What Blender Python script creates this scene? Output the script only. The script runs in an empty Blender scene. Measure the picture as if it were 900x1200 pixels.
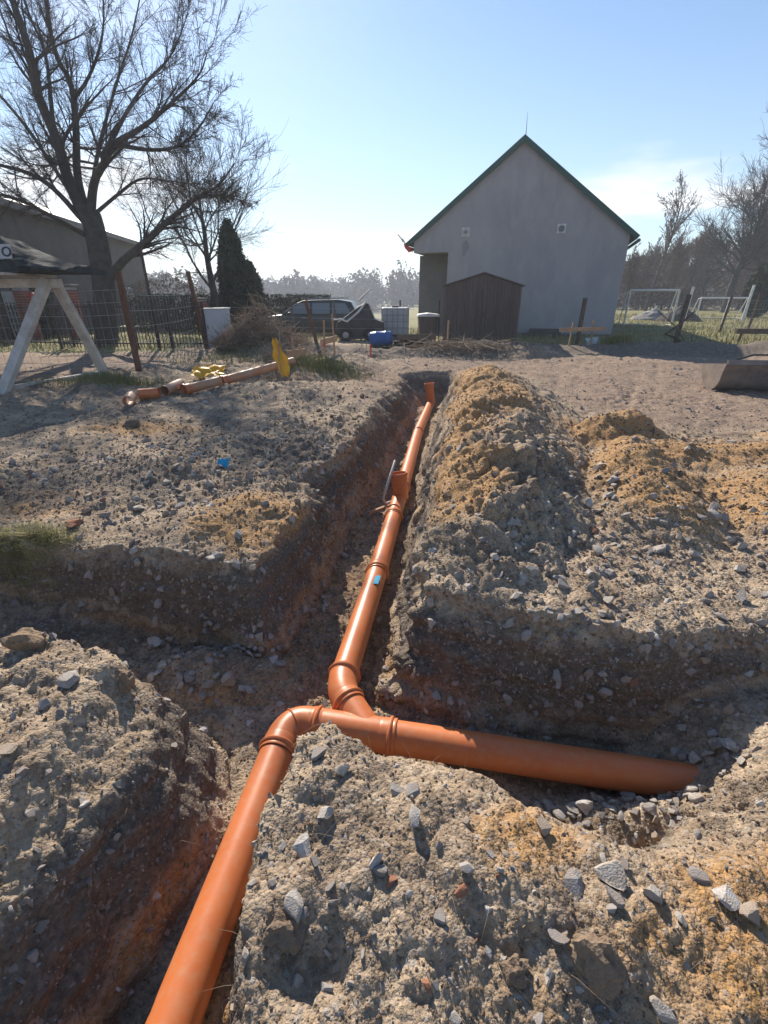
import bpy, math, random
import numpy as np
from mathutils import Vector, Matrix, Euler
random.seed(7); rng = np.random.default_rng(7)
R = math.radians
sc = bpy.context.scene
col = sc.collection

# ---------------------------------------------------------------- camera, sky, sun, exposure
CAM_H, PITCH, FPX = 1.5, R(24.9), 550.0
cd = bpy.data.cameras.new('camera'); cam = bpy.data.objects.new('camera', cd); col.objects.link(cam)
cd.sensor_fit = 'VERTICAL'; cd.sensor_height = 36; cd.lens = FPX/1200*36
cd.clip_start = .05; cd.clip_end = 3000
cam.location = (0, 0, CAM_H); cam.rotation_euler = (R(90)-PITCH, 0, 0)
sc.camera = cam
SUN_AZ, SUN_EL = R(-18), R(33.5)          # azimuth measured from +Y towards +X
w = bpy.data.worlds.new('World'); sc.world = w; w.use_nodes = True
nt = w.node_tree; N = nt.nodes; Lk = nt.links
bg = N['Background']; bg.inputs['Strength'].default_value = .085
sky = N.new('ShaderNodeTexSky'); sky.sky_type = 'NISHITA'; sky.sun_disc = False
sky.sun_elevation = SUN_EL; sky.sun_rotation = SUN_AZ; sky.air_density = 1.0; sky.dust_density = .15; sky.ozone_density = 3.0
tc = N.new('ShaderNodeTexCoord'); sep = N.new('ShaderNodeSeparateXYZ'); Lk.new(tc.outputs['Generated'], sep.inputs[0])
def wmath(op, a, b=None, clamp=False):
    m = N.new('ShaderNodeMath'); m.operation = op; m.use_clamp = clamp
    for i, q in enumerate((a, b)):
        if q is None: continue
        if isinstance(q, (int, float)): m.inputs[i].default_value = q
        else: Lk.new(q, m.inputs[i])
    return m.outputs[0]
# clouds laid out on a plane high above: direction / (z + small)
zc = wmath('ADD', wmath('MAXIMUM', sep.outputs['Z'], 0.0), .09)
cmb = N.new('ShaderNodeCombineXYZ')
Lk.new(wmath('DIVIDE', sep.outputs['X'], zc), cmb.inputs[0]); Lk.new(wmath('DIVIDE', sep.outputs['Y'], zc), cmb.inputs[1])
nz = N.new('ShaderNodeTexNoise'); nz.inputs['Scale'].default_value = .42; nz.inputs['Detail'].default_value = 9; nz.inputs['Roughness'].default_value = .55
off = N.new('ShaderNodeVectorMath'); off.operation = 'ADD'; off.inputs[1].default_value = (3.1, 1.7, 4.2); Lk.new(cmb.outputs[0], off.inputs[0]); Lk.new(off.outputs[0], nz.inputs['Vector'])
ramp = N.new('ShaderNodeMapRange'); ramp.interpolation_type = 'SMOOTHSTEP'; ramp.inputs['From Min'].default_value = .48; ramp.inputs['From Max'].default_value = .63
Lk.new(nz.outputs['Fac'], ramp.inputs['Value'])
fade = N.new('ShaderNodeMapRange'); fade.inputs['From Min'].default_value = .52; fade.inputs['From Max'].default_value = .25   # clouds low in the sky only
Lk.new(sep.outputs['Z'], fade.inputs['Value'])
cf = wmath('MULTIPLY', wmath('MULTIPLY', ramp.outputs[0], fade.outputs[0]), .85, True)
low = N.new('ShaderNodeMapRange'); low.interpolation_type = 'SMOOTHSTEP'; low.inputs['From Min'].default_value = .42; low.inputs['From Max'].default_value = -.05; low.inputs['To Max'].default_value = .45
Lk.new(sep.outputs['Z'], low.inputs['Value'])
pale = N.new('ShaderNodeMix'); pale.data_type = 'RGBA'; Lk.new(low.outputs[0], pale.inputs['Factor']); Lk.new(sky.outputs[0], pale.inputs['A']); pale.inputs['B'].default_value = (4.3, 5.3, 6.3, 1)
mixc = N.new('ShaderNodeMix'); mixc.data_type = 'RGBA'; Lk.new(cf, mixc.inputs['Factor']); Lk.new(pale.outputs['Result'], mixc.inputs['A'])
mixc.inputs['B'].default_value = (7.6, 7.6, 7.7, 1)
Lk.new(mixc.outputs['Result'], bg.inputs['Color'])
sd = bpy.data.lights.new('sun', 'SUN'); sd.energy = 4.4; sd.angle = R(.5); sd.color = (1, .90, .77)
so = bpy.data.objects.new('sun', sd); col.objects.link(so)
SUNDIR = Vector((math.sin(SUN_AZ)*math.cos(SUN_EL), math.cos(SUN_AZ)*math.cos(SUN_EL), math.sin(SUN_EL)))
so.rotation_euler = SUNDIR.to_track_quat('Z', 'Y').to_euler(); so.location = (-5, 15, 20)
sc.view_settings.view_transform = 'Standard'; sc.view_settings.look = 'None'; sc.view_settings.gamma = 1
sc.view_settings.use_curve_mapping = False; sc.view_settings.exposure = 0.88
sc.cycles.max_bounces = 6; sc.cycles.diffuse_bounces = 3; sc.cycles.glossy_bounces = 2; sc.cycles.transmission_bounces = 4
sc.cycles.volume_bounces = 0; sc.cycles.transparent_max_bounces = 6

# ---------------------------------------------------------------- helpers
def at(px, py, z=0.0, y=None):
    """the place in the world that stands at this point of the 900 x 1200 photograph: at height z, or at distance y"""
    u = (px-450)/FPX; v = (py-600)/FPX
    dr = math.sin(PITCH)+v*math.cos(PITCH); fw = math.cos(PITCH)-v*math.sin(PITCH)
    t = (CAM_H-z)/dr if y is None else y/fw
    return Vector((u*t, fw*t, CAM_H-dr*t))
def tag(o, label=None, cat=None, group=None, kind=None):
    if label: o['label'] = label
    if cat: o['category'] = cat
    if group: o['group'] = group
    if kind: o['kind'] = kind
    return o
def empty(name, loc=(0, 0, 0), rz=0, label=None, cat=None, group=None):
    o = bpy.data.objects.new(name, None); col.objects.link(o); o.location = loc; o.rotation_euler = (0, 0, rz)
    o.empty_display_size = .2
    return tag(o, label, cat, group)
def copy_tree(o, parent=None):
    c = o.copy(); col.objects.link(c); c.parent = parent
    for ch in list(o.children): copy_tree(ch, c)
    return c
class MB:
    def __init__(s): s.v = []; s.f = []
    def add(s, vs, fs):
        n = len(s.v); s.v += [tuple(p) for p in vs]; s.f += [tuple(i+n for i in f) for f in fs]; return s
    def box(s, c, d, rot=None):
        x, y, z = d[0]/2, d[1]/2, d[2]/2
        P = [Vector((a*x, b*y, e*z)) for e in (-1, 1) for b in (-1, 1) for a in (-1, 1)]
        if rot is not None:
            M = Euler(rot).to_matrix() if not isinstance(rot, Matrix) else rot
            P = [M @ p for p in P]
        c = Vector(c)
        return s.add([p+c for p in P], [(0, 2, 3, 1), (4, 5, 7, 6), (0, 1, 5, 4), (2, 6, 7, 3), (0, 4, 6, 2), (1, 3, 7, 5)])
    def bar(s, a, b, wd, th, up=(0, 0, 1)):
        a = Vector(a); b = Vector(b); d = (b-a); L = d.length; d.normalize()
        sx = d.cross(Vector(up))
        if sx.length < 1e-4: sx = d.cross(Vector((1, 0, 0)))
        sx.normalize(); sy = sx.cross(d)
        M = Matrix((sx, d, sy)).transposed()
        return s.box((a+b)/2, (wd, L, th), M)
    def tube(s, path, r, n=8, cap=True):
        P = [Vector(p) for p in path]
        rr = r if isinstance(r, (list, tuple)) else [r]*len(P)
        base = len(s.v); t0 = (P[1]-P[0]).normalized()
        a = t0.cross(Vector((0, 0, 1)))
        if a.length < .1: a = t0.cross(Vector((1, 0, 0)))
        a.normalize()
        for i, p in enumerate(P):
            t = (P[min(i+1, len(P)-1)]-P[max(i-1, 0)])
            t = t.normalized() if t.length > 1e-9 else t0
            a = (a-t*a.dot(t)); a.normalize(); b = t.cross(a)
            for k in range(n):
                q = 2*math.pi*k/n
                s.v.append(tuple(p+(a*math.cos(q)+b*math.sin(q))*rr[i]))
        for i in range(len(P)-1):
            for k in range(n):
                k2 = (k+1) % n; o = base+i*n
                s.f.append((o+k, o+k2, o+n+k2, o+n+k))
        if cap:
            s.f.append(tuple(base+k for k in range(n))[::-1]); o = base+(len(P)-1)*n; s.f.append(tuple(o+k for k in range(n)))
        return s
    def lathe(s, a, axis, prof, n=24):
        """prof: (distance along the axis, radius) pairs, an open or closed line"""
        a = Vector(a); axis = Vector(axis).normalized()
        e = axis.cross(Vector((0, 0, 1)))
        if e.length < .1: e = axis.cross(Vector((1, 0, 0)))
        e.normalize(); g = axis.cross(e); base = len(s.v)
        for (d, r) in prof:
            for k in range(n):
                q = 2*math.pi*k/n; s.v.append(tuple(a+axis*d+(e*math.cos(q)+g*math.sin(q))*max(r, 1e-5)))
        for i in range(len(prof)-1):
            for k in range(n):
                k2 = (k+1) % n; o = base+i*n; s.f.append((o+k, o+k2, o+n+k2, o+n+k))
        return s
    def prism(s, poly, off):
        off = Vector(off); n = len(poly); P = [Vector(p) for p in poly]
        return s.add(P+[p+off for p in P], [tuple(range(n))[::-1], tuple(range(n, 2*n))]+[(i, (i+1) % n, n+(i+1) % n, n+i) for i in range(n)])
    def build(s, name, m, parent=None, smooth=False, bevel=0, loc=None):
        me = bpy.data.meshes.new(name); me.from_pydata(s.v, [], s.f); me.materials.append(m)
        if smooth:
            me.polygons.foreach_set('use_smooth', [True]*len(me.polygons))
            me.set_sharp_from_angle(angle=R(38)) if hasattr(me, 'set_sharp_from_angle') else None
        import bmesh
        b = bmesh.new(); b.from_mesh(me); bmesh.ops.recalc_face_normals(b, faces=b.faces); b.to_mesh(me); b.free()
        o = bpy.data.objects.new(name, me); col.objects.link(o); o.parent = parent
        if bevel:
            bm = o.modifiers.new('bevel', 'BEVEL'); bm.width = bevel; bm.segments = 2; bm.limit_method = 'ANGLE'
        if loc is not None: o.location = loc
        return o

# ---------------------------------------------------------------- materials
def mat(name, base, rough=.8, col2=None, scale=6, detail=6, bump=0, bscale=60, spec=.3, metal=0, coord='Object', dirt=None, dirt_lo=.5, dirt_hi=.7, dirt_scale=3, stretch=None, rnd=0):
    m = bpy.data.materials.new(name); m.use_nodes = True; t = m.node_tree; n = t.nodes; l = t.links
    b = n['Principled BSDF']; b.inputs['Roughness'].default_value = rough; b.inputs['Metallic'].default_value = metal
    b.inputs['Specular IOR Level'].default_value = spec
    c = n.new('ShaderNodeTexCoord'); src = c.outputs[coord]
    if stretch:
        mp = n.new('ShaderNodeMapping'); mp.inputs['Scale'].default_value = stretch; l.new(src, mp.inputs[0]); src = mp.outputs[0]
    out = None
    rgb = n.new('ShaderNodeRGB'); rgb.outputs[0].default_value = (*base, 1); out = rgb.outputs[0]
    def mixin(out, colr, sc_, lo, hi, fac=1.0):
        z = n.new('ShaderNodeTexNoise'); z.inputs['Scale'].default_value = sc_; z.inputs['Detail'].default_value = detail; z.inputs['Roughness'].default_value = .62; l.new(src, z.inputs['Vector'])
        r = n.new('ShaderNodeMapRange'); r.inputs['From Min'].default_value = lo; r.inputs['From Max'].default_value = hi; r.inputs['To Max'].default_value = fac; l.new(z.outputs['Fac'], r.inputs['Value'])
        x = n.new('ShaderNodeMix'); x.data_type = 'RGBA'; l.new(r.outputs[0], x.inputs['Factor']); l.new(out, x.inputs['A']); x.inputs['B'].default_value = (*colr, 1)
        return x.outputs['Result']
    if col2: out = mixin(out, col2, scale, .38, .64)
    if dirt: out = mixin(out, dirt, dirt_scale, dirt_lo, dirt_hi)
    if rnd:
        oi = n.new('ShaderNodeObjectInfo'); r = n.new('ShaderNodeMapRange'); r.inputs['To Min'].default_value = 1-rnd; r.inputs['To Max'].default_value = 1+rnd; l.new(oi.outputs['Random'], r.inputs['Value'])
        h = n.new('ShaderNodeHueSaturation'); l.new(out, h.inputs['Color']); l.new(r.outputs[0], h.inputs['Value']); out = h.outputs[0]
    l.new(out, b.inputs['Base Color'])
    if bump:
        z = n.new('ShaderNodeTexNoise'); z.inputs['Scale'].default_value = bscale; z.inputs['Detail'].default_value = 5; l.new(src, z.inputs['Vector'])
        u = n.new('ShaderNodeBump'); u.inputs['Strength'].default_value = 1; u.inputs['Distance'].default_value = bump; l.new(z.outputs['Fac'], u.inputs['Height']); l.new(u.outputs[0], b.inputs['Normal'])
    return m
M = {}
M['pipe'] = mat('orange_plastic', (.56, .165, .052), .40, (.52, .15, .05), 5, bump=.0004, bscale=12, spec=.45, dirt=(.50, .22, .105), dirt_lo=.45, dirt_hi=.8, dirt_scale=30)
M['pipe_rubber'] = mat('seal_rubber', (.30, .075, .03), .5)
M['pipe_in'] = mat('pipe_inside', (.36, .10, .04), .6, dirt=(.3, .22, .16), dirt_scale=5)
M['pipe_faded'] = mat('sun_faded_orange_plastic', (.48, .24, .13), .5, (.42, .20, .11), 4, dirt=(.40, .31, .23), dirt_lo=.42, dirt_hi=.7)
M['sticker'] = mat('blue_sticker', (.03, .30, .50), .8)
M['plaster'] = mat('grey_plaster', (.37, .36, .365), .93, (.31, .30, .31), .9, 9, bump=.004, bscale=25, dirt=(.41, .395, .39), dirt_lo=.48, dirt_hi=.8, dirt_scale=2.2, stretch=(1, 1, .45))
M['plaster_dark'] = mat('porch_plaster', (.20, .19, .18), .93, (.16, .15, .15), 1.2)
M['fascia'] = mat('green_fascia', (.018, .09, .07), .5, (.03, .08, .065), 5)
M['roof'] = mat('grey_roof_sheet', (.14, .13, .13), .7, (.2, .18, .17), 3)
M['white'] = mat('white_paint', (.72, .72, .70), .6, (.6, .6, .58), 5)
M['dark'] = mat('black_plastic', (.025, .025, .028), .5, (.05, .05, .05), 5)
M['shed'] = mat('dark_corrugated_steel', (.085, .066, .058), .6, (.12, .09, .075), 3, stretch=(6, 6, .6), rnd=.12)
M['rust'] = mat('rusty_steel', (.11, .055, .04), .85, (.16, .08, .05), 14, bump=.001, bscale=90)
M['fence'] = mat('dark_painted_steel', (.045, .035, .035), .6, (.09, .06, .05), 15)
M['wire'] = mat('galvanised_wire', (.30, .31, .32), .5, metal=.3)
M['wood_w'] = mat('white_weathered_wood', (.55, .52, .48), .8, (.38, .34, .30), 5, stretch=(1, 1, 1), bump=.001, bscale=60)
M['wood'] = mat('raw_pine', (.42, .27, .16), .8, (.32, .20, .12), 7, bump=.001, bscale=60, rnd=.15)
M['wood_dk'] = mat('dark_wood', (.09, .065, .05), .85, (.14, .10, .075), 8, bump=.002, bscale=50)
M['bark'] = mat('grey_bark', (.055, .050, .048), .95, (.09, .082, .075), 5, bump=.012, bscale=18)
M['bark_birch'] = mat('pale_bark', (.38, .35, .32), .9, (.12, .10, .09), 6)
M['twig'] = mat('brown_twigs', (.07, .058, .052), .95)
M['twig_red'] = mat('reddish_twigs', (.12, .085, .062), .95, (.17, .12, .08), 2)
M['brush'] = mat('dry_brushwood', (.17, .12, .085), .95, (.30, .24, .18), 3)
M['conifer'] = mat('conifer_green', (.035, .05, .028), .9, (.07, .075, .04), 2.5)
M['hedge'] = mat('hedge_green', (.03, .05, .025), .9, (.05, .07, .03), 3)
M['grass'] = mat('grass_blades', (.12, .15, .04), .8, (.30, .26, .12), .8, rnd=.2)
M['grass_dry'] = mat('dry_grass_blades', (.38, .31, .17), .85, (.18, .19, .06), 1.2)
M['brick'] = mat('red_brick', (.30, .10, .06), .85, (.22, .07, .05), 9, rnd=.2)
M['brick_dull'] = mat('dull_brick_wall', (.135, .12, .115), .93, (.10, .09, .088), 1.2, 9, bump=.005, bscale=20)
M['yellow'] = mat('yellow_plastic_sheet', (.75, .40, .03), .5, (.65, .33, .02), 8)
M['blue'] = mat('blue_plastic', (.03, .10, .30), .4)
M['car'] = mat('dark_car_paint', (.012, .014, .018), .3, spec=.6)
M['glass'] = mat('car_glass', (.16, .19, .21), .1, spec=.9)
M['tyre'] = mat('tyre_rubber', (.02, .02, .02), .85)
M['rim'] = mat('wheel_rim', (.32, .32, .33), .4, metal=.6)
M['lamp'] = mat('headlight_lens', (.6, .6, .6), .15, spec=.8)
M['tarp'] = mat('black_tarpaulin', (.030, .037, .040), .85, (.05, .06, .06), 4, bump=.03, bscale=7, spec=.1)
M['steel'] = mat('worn_bucket_steel', (.24, .20, .175), .55, (.17, .14, .125), 6, metal=.25, bump=.002, bscale=14, dirt=(.30, .24, .19), dirt_lo=.45, dirt_hi=.7, dirt_scale=4)
M['cabinet'] = mat('grey_cabinet', (.46, .49, .52), .55, (.42, .44, .47), 3)
M['red'] = mat('red_tape', (.6, .04, .03), .6)
M['ibc'] = mat('white_tank_plastic', (.50, .52, .52), .5, (.4, .42, .42), 3)
M['pvc'] = mat('grey_plastic', (.42, .43, .44), .5)
def stone_mat(name, cols, dust):
    m = bpy.data.materials.new(name); m.use_nodes = True; t = m.node_tree; n = t.nodes; l = t.links
    b = n['Principled BSDF']; b.inputs['Roughness'].default_value = .88; b.inputs['Specular IOR Level'].default_value = .25
    oi = n.new('ShaderNodeObjectInfo'); cr = n.new('ShaderNodeValToRGB'); cr.color_ramp.interpolation = 'CONSTANT'
    e = cr.color_ramp.elements
    while len(e) < len(cols): e.new(.5)
    for i, (p, c) in enumerate(cols): e[i].position = p; e[i].color = (*c, 1)
    l.new(oi.outputs['Random'], cr.inputs[0])
    tcx = n.new('ShaderNodeTexCoord')
    z = n.new('ShaderNodeTexNoise'); z.inputs['Scale'].default_value = 1.6; z.inputs['Detail'].default_value = 8; z.inputs['Roughness'].default_value = .7; l.new(tcx.outputs['Object'], z.inputs['Vector'])
    r = n.new('ShaderNodeMapRange'); r.inputs['From Min'].default_value = .36; r.inputs['From Max'].default_value = .60; r.inputs['To Max'].default_value = .6; l.new(z.outputs['Fac'], r.inputs['Value'])
    x = n.new('ShaderNodeMix'); x.data_type = 'RGBA'; l.new(r.outputs[0], x.inputs['Factor']); l.new(cr.outputs[0], x.inputs['A']); x.inputs['B'].default_value = (*dust, 1)
    z2 = n.new('ShaderNodeTexNoise'); z2.inputs['Scale'].default_value = 9; z2.inputs['Detail'].default_value = 5; l.new(tcx.outputs['Object'], z2.inputs['Vector'])
    r2 = n.new('ShaderNodeMapRange'); r2.inputs['To Min'].default_value = .72; r2.inputs['To Max'].default_value = 1.28; l.new(z2.outputs['Fac'], r2.inputs['Value'])
    h = n.new('ShaderNodeHueSaturation'); l.new(x.outputs['Result'], h.inputs['Color']); l.new(r2.outputs[0], h.inputs['Value'])
    l.new(h.outputs[0], b.inputs['Base Color'])
    u = n.new('ShaderNodeBump'); u.inputs['Distance'].default_value = .05; u.inputs['Strength'].default_value = .35; l.new(z2.outputs['Fac'], u.inputs['Height']); l.new(u.outputs[0], b.inputs['Normal'])
    return m
DUST = (.27, .21, .155)
M['stone'] = stone_mat('rubble_stone', [(0, (.36, .345, .33)), (.25, (.30, .29, .285)), (.45, (.44, .41, .375)), (.62, (.33, .27, .22)), (.78, (.22, .21, .21)), (.9, (.55, .53, .50))], DUST)

M['clod'] = stone_mat('earth_clod', [(0, (.20, .145, .10)), (.35, (.25, .18, .12)), (.6, (.16, .115, .085)), (.8, (.27, .19, .12))], (.19, .135, .095))
M['sandclod'] = stone_mat('sand_clod', [(0, (.34, .215, .10)), (.5, (.28, .18, .09))], (.30, .20, .11))
M['shard'] = stone_mat('brick_shard', [(0, (.33, .13, .07)), (.5, (.27, .11, .07))], (.24, .16, .11))

# ---------------------------------------------------------------- noise
_p = np.random.default_rng(3).permutation(256).astype(np.int32); _p = np.concatenate([_p, _p, _p])
_g = np.random.default_rng(4).normal(size=(256, 3)).astype(np.float32); _g /= np.linalg.norm(_g, axis=1)[:, None]
def perlin(x, y, z):
    x = x.astype(np.float32); y = y.astype(np.float32); z = z.astype(np.float32)
    xi = np.floor(x).astype(np.int32); yi = np.floor(y).astype(np.int32); zi = np.floor(z).astype(np.int32)
    xf = x-xi; yf = y-yi; zf = z-zi; xi &= 255; yi &= 255; zi &= 255
    u = xf*xf*(3-2*xf); v = yf*yf*(3-2*yf); q = zf*zf*(3-2*zf)
    out = []
    for a in (0, 1):
        ha = _p[xi+a]
        for b in (0, 1):
            hb = _p[ha+yi+b]
            for c in (0, 1):
                g = _g[_p[hb+zi+c]]
                out.append(g[..., 0]*(xf-a)+g[..., 1]*(yf-b)+g[..., 2]*(zf-c))
    L = lambda s, t, k: s+(t-s)*k
    x00 = L(out[0], out[1], q); x01 = L(out[2], out[3], q); x10 = L(out[4], out[5], q); x11 = L(out[6], out[7], q)
    return L(L(x00, x01, v), L(x10, x11, v), u)*1.5
def n2(x, y, wl, s=0.): return perlin(np.asarray(x)/wl+s, np.asarray(y)/wl+s*1.7, np.zeros(np.shape(x))+s*.37)
def sst(a, b, x):
    t = np.clip((x-a)/(b-a), 0, 1); return t*t*(3-2*t)

# ---------------------------------------------------------------- the dug ground: floor of the trenches, banks, spoil heaps
FLOOR = [(-.86, -1.5), (-.86, .67), (-.80, .86), (-.74, 1.12), (-.70, 1.45), (-.85, 1.72), (-1.2, 1.84), (-1.8, 1.9), (-3.2, 1.95), (-3.2, 2.6), (-1.76, 2.5),
         (-1.11, 2.38), (-.68, 2.2), (-.55, 2.62), (-.42, 3.59), (-.34, 4.02), (-.18, 4.57), (.2, 6.6), (.6, 8.69), (.82, 9.8), (1.18, 9.85), (1.1, 9.18), (.86, 8.0),
         (.63, 6.73), (.40, 5.38), (.26, 4.08), (.15, 3.35), (.04, 2.7), (-.05, 2.25), (-.04, 2.0), (.28, 1.84), (.76, 1.75), (1.31, 1.69), (1.95, 1.68), (4.5, 1.8),
         (4.5, 1.12), (1.2, 1.10), (1.0, 1.08), (.8, 1.02), (.6, 1.1), (.4, 1.2), (.16, 1.28), (-.02, 1.33), (-.22, 1.38), (-.38, 1.22), (-.45, .95), (-.49, .6), (-.47, -1.5)]
def sdist(poly, x, y):
    d = np.full(x.shape, 1e9); inside = np.zeros(x.shape, bool); n = len(poly)
    for i in range(n):
        ax, ay = poly[i]; bx, by = poly[(i+1) % n]; ex, ey = bx-ax, by-ay
        t = np.clip(((x-ax)*ex+(y-ay)*ey)/(ex*ex+ey*ey), 0, 1)
        d = np.minimum(d, (x-ax-t*ex)**2+(y-ay-t*ey)**2)
        c = (ay > y) != (by > y)
        with np.errstate(divide='ignore', invalid='ignore'):
            inside ^= c & (x < ex*(y-ay)/(by-ay if by != ay else 1e-9)+ax)
    d = np.sqrt(d); return np.where(inside, -d, d)
# bank width (how far the rim stands back from the foot) round about each place
BANK = [(-1.0, .3, .27), (-.95, .9, .25), (-.8, 1.4, .24), (-1.3, 1.7, .26), (-2.4, 1.7, .3), (-2, 2.7, .16), (-1.2, 2.55, .18), (-.7, 2.45, .2), (-.6, 3.2, .24), (-.5, 4.2, .28), (-.2, 5.4, .30),
        (.2, 7.5, .35), (.9, 10.2, .5), (1.4, 9, .4), (1.0, 7.4, .5), (.7, 6, .46), (.4, 4.5, .42), (.25, 3.3, .32), (.12, 2.5, .22), (.2, 2.05, .20), (.8, 1.95, .20), (1.4, 1.9, .17), (2.2, 1.9, .15), (4, 2, .15),
        (3, .9, .2), (1.1, .95, .16), (.7, .9, .18), (.4, 1.1, .16), (0, 1.2, .16), (-.3, 1.25, .13), (-.38, .9, .11), (-.4, .3, .11)]
HEAPS = [  # centre line points (x, y), half width, height
    ([(.55, 2.6), (.80, 3.2), (1.05, 4.2), (1.35, 5.4), (1.62, 6.6), (1.8, 8.0), (1.9, 9.2)], [.50, .66, .82, .92, .95, .85, .7], [.22, .40, .46, .46, .40, .34, .22]),
    ([(2.4, 4.95), (2.8, 5.25)], [.42, .40], [.33, .28]),
    ([(1.95, 3.05), (2.1, 3.6), (2.35, 4.25)], [.40, .52, .46], [.18, .32, .24]),
    ([(3.0, 4.5), (4.2, 4.4), (5.5, 4.1)], [.4, .35, .5], [.13, .11, .12]),
    ([(2.9, 2.9), (3.4, 3.6)], [.5, .5], [.1, .1]),
    ([(-2.5, 9.6), (-1.6, 9.6), (-.9, 10.3), (-.7, 11.2)], [.6, .7, .7, .7], [.12, .33, .34, .25]),
    ([(-1.9, 7.6), (-1.3, 7.3)], [.6, .6], [.14, .12]),
    ([(-2.2, 4.1), (-1.6, 4.6)], [.5, .5], [.10, .08]),
    ([(-1.2, 2.95), (-.95, 3.2)], [.4, .4], [.07, .06]),
    ([(-4.2, 13.2), (-2.8, 12.8), (-1.8, 13.2)], [1.2, 1.2, 1], [.2, .35, .3]),
    ([(-.5, 12.6), (1.5, 12.9), (3.2, 12.8), (4.5, 13.2)], [.5, .55, .6, .6], [.2, .26, .36, .2]),
    ([(4.5, 14), (7, 14.2), (10, 13.6), (14, 13)], [.7, .8, .9, .9], [.16, .2, .28, .32]),
    ([(-5, 8.4), (-4.2, 9.2)], [.5, .5], [.12, .16]),
    ([(.28, .92), (.45, .75)], [.3, .3], [.05, .05]),
    ([(-.28, 1.13), (-.24, 1.05)], [.16, .18], [.06, .05]),
]
def heap_sum(x, y):
    out = np.zeros(x.shape); hi = np.zeros(x.shape)
    for pts, ws, hs in HEAPS:
        best = np.zeros(x.shape)
        for i in range(max(1, len(pts)-1)):
            (ax, ay), (bx, by) = pts[i], pts[min(i+1, len(pts)-1)]; ex, ey = bx-ax, by-ay
            t = np.clip(((x-ax)*ex+(y-ay)*ey)/(ex*ex+ey*ey), 0, 1); d = np.hypot(x-ax-t*ex, y-ay-t*ey)
            W = ws[i]+(ws[i+1]-ws[i])*t; Hh = hs[i]+(hs[i+1]-hs[i])*t
            q = np.clip(1-d/(W*1.15), 0, 1); best = np.maximum(best, Hh*np.where(q > .5, 1-2*(1-q)**2*.9-.05, q*1.0))
        out = np.maximum(out, best)
    return out
def sand_mask(x, y):
    s = np.zeros(x.shape)
    for (cx, cy, rx, ry, a, k) in [(.55, 3.1, .35, .45, .3, 1.), (.62, 4.3, .45, 1.1, .2, .9), (1.25, 6.2, .7, 1.8, .15, .9), (1.6, 8.2, .7, 1.6, .1, .8), (2.5, 5.0, .55, .5, 0, 1.), (2.15, 3.6, .55, .8, .3, 1.),
                                   (3.4, 4.4, 1.4, .45, 0, .9), (3.0, 3.2, .7, .7, 0, .8), (4.5, 4.5, 2.2, .8, 0, .6), (-.9, 2.98, .42, .36, 0, 1.), (-2.75, 3.35, .6, .4, 0, .65), (-2.9, 5.6, .8, .4, 0, .6),
                                   (.42, .82, .2, .13, 0, .6), (.75, .55, .3, .2, 0, .5), (1.1, .7, .35, .16, 0, .85), (-.1, 9.2, .8, 1.2, 0, .45), (.35, .5, .25, .25, 0, .3)]:
        dx, dy = x-cx, y-cy; c, q = math.cos(a), math.sin(a)
        X = dx*c-dy*q; Y = dx*q+dy*c
        s = np.maximum(s, k*np.exp(-((X/rx)**2+(Y/ry)**2)*1.1))
    return s
def road_mask(x, y):      # driven, packed ground
    a = sst(4.9, 5.8, y+.22*n2(x, y, 1.3, 2))*sst(2.3, 3.2, x)*(1-sst(12.3, 13.4, y))
    b = sst(9.3, 10.4, y)*(1-sst(12.2, 13.2, y))*sst(-.6, .6, x)
    c = np.exp(-((x+.15)/.55)**2)*sst(6.2, 7.4, y)*(1-sst(10.5, 11.5, y))
    d = sst(-5.1, -6.0, x)*sst(8.4, 9.4, y)*(1-sst(12.5, 13.4, y))
    return np.clip(np.maximum.reduce([a, b, c*.9, d]), 0, 1)
def grass_mask(x, y):
    g = sst(14.2, 15.6, y+.8*n2(x, y, 2.4, 5))*sst(3.5, 5, x)
    g = np.maximum(g, sst(14.3, 15.5, y)*sst(-1.2, -2.4, -np.abs(x+1))*0+sst(16, 19, y))
    g = np.maximum(g, sst(13.1, 14.0, y+.5*n2(x, y, 1.9, 7))*sst(-5.2, -6.4, x))
    g = np.maximum(g, .6*np.exp(-(((x+1.2)/.8)**2+((y-9.9)/.6)**2)))
    g = np.maximum(g, .7*np.exp(-(((x+4.7)/1.0)**2+((y-8.3)/.35)**2)))
    g = np.maximum(g, .8*np.exp(-(((x+2.35)/.3)**2+((y-2.75)/.16)**2)))
    return np.clip(g, 0, 1)
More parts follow.
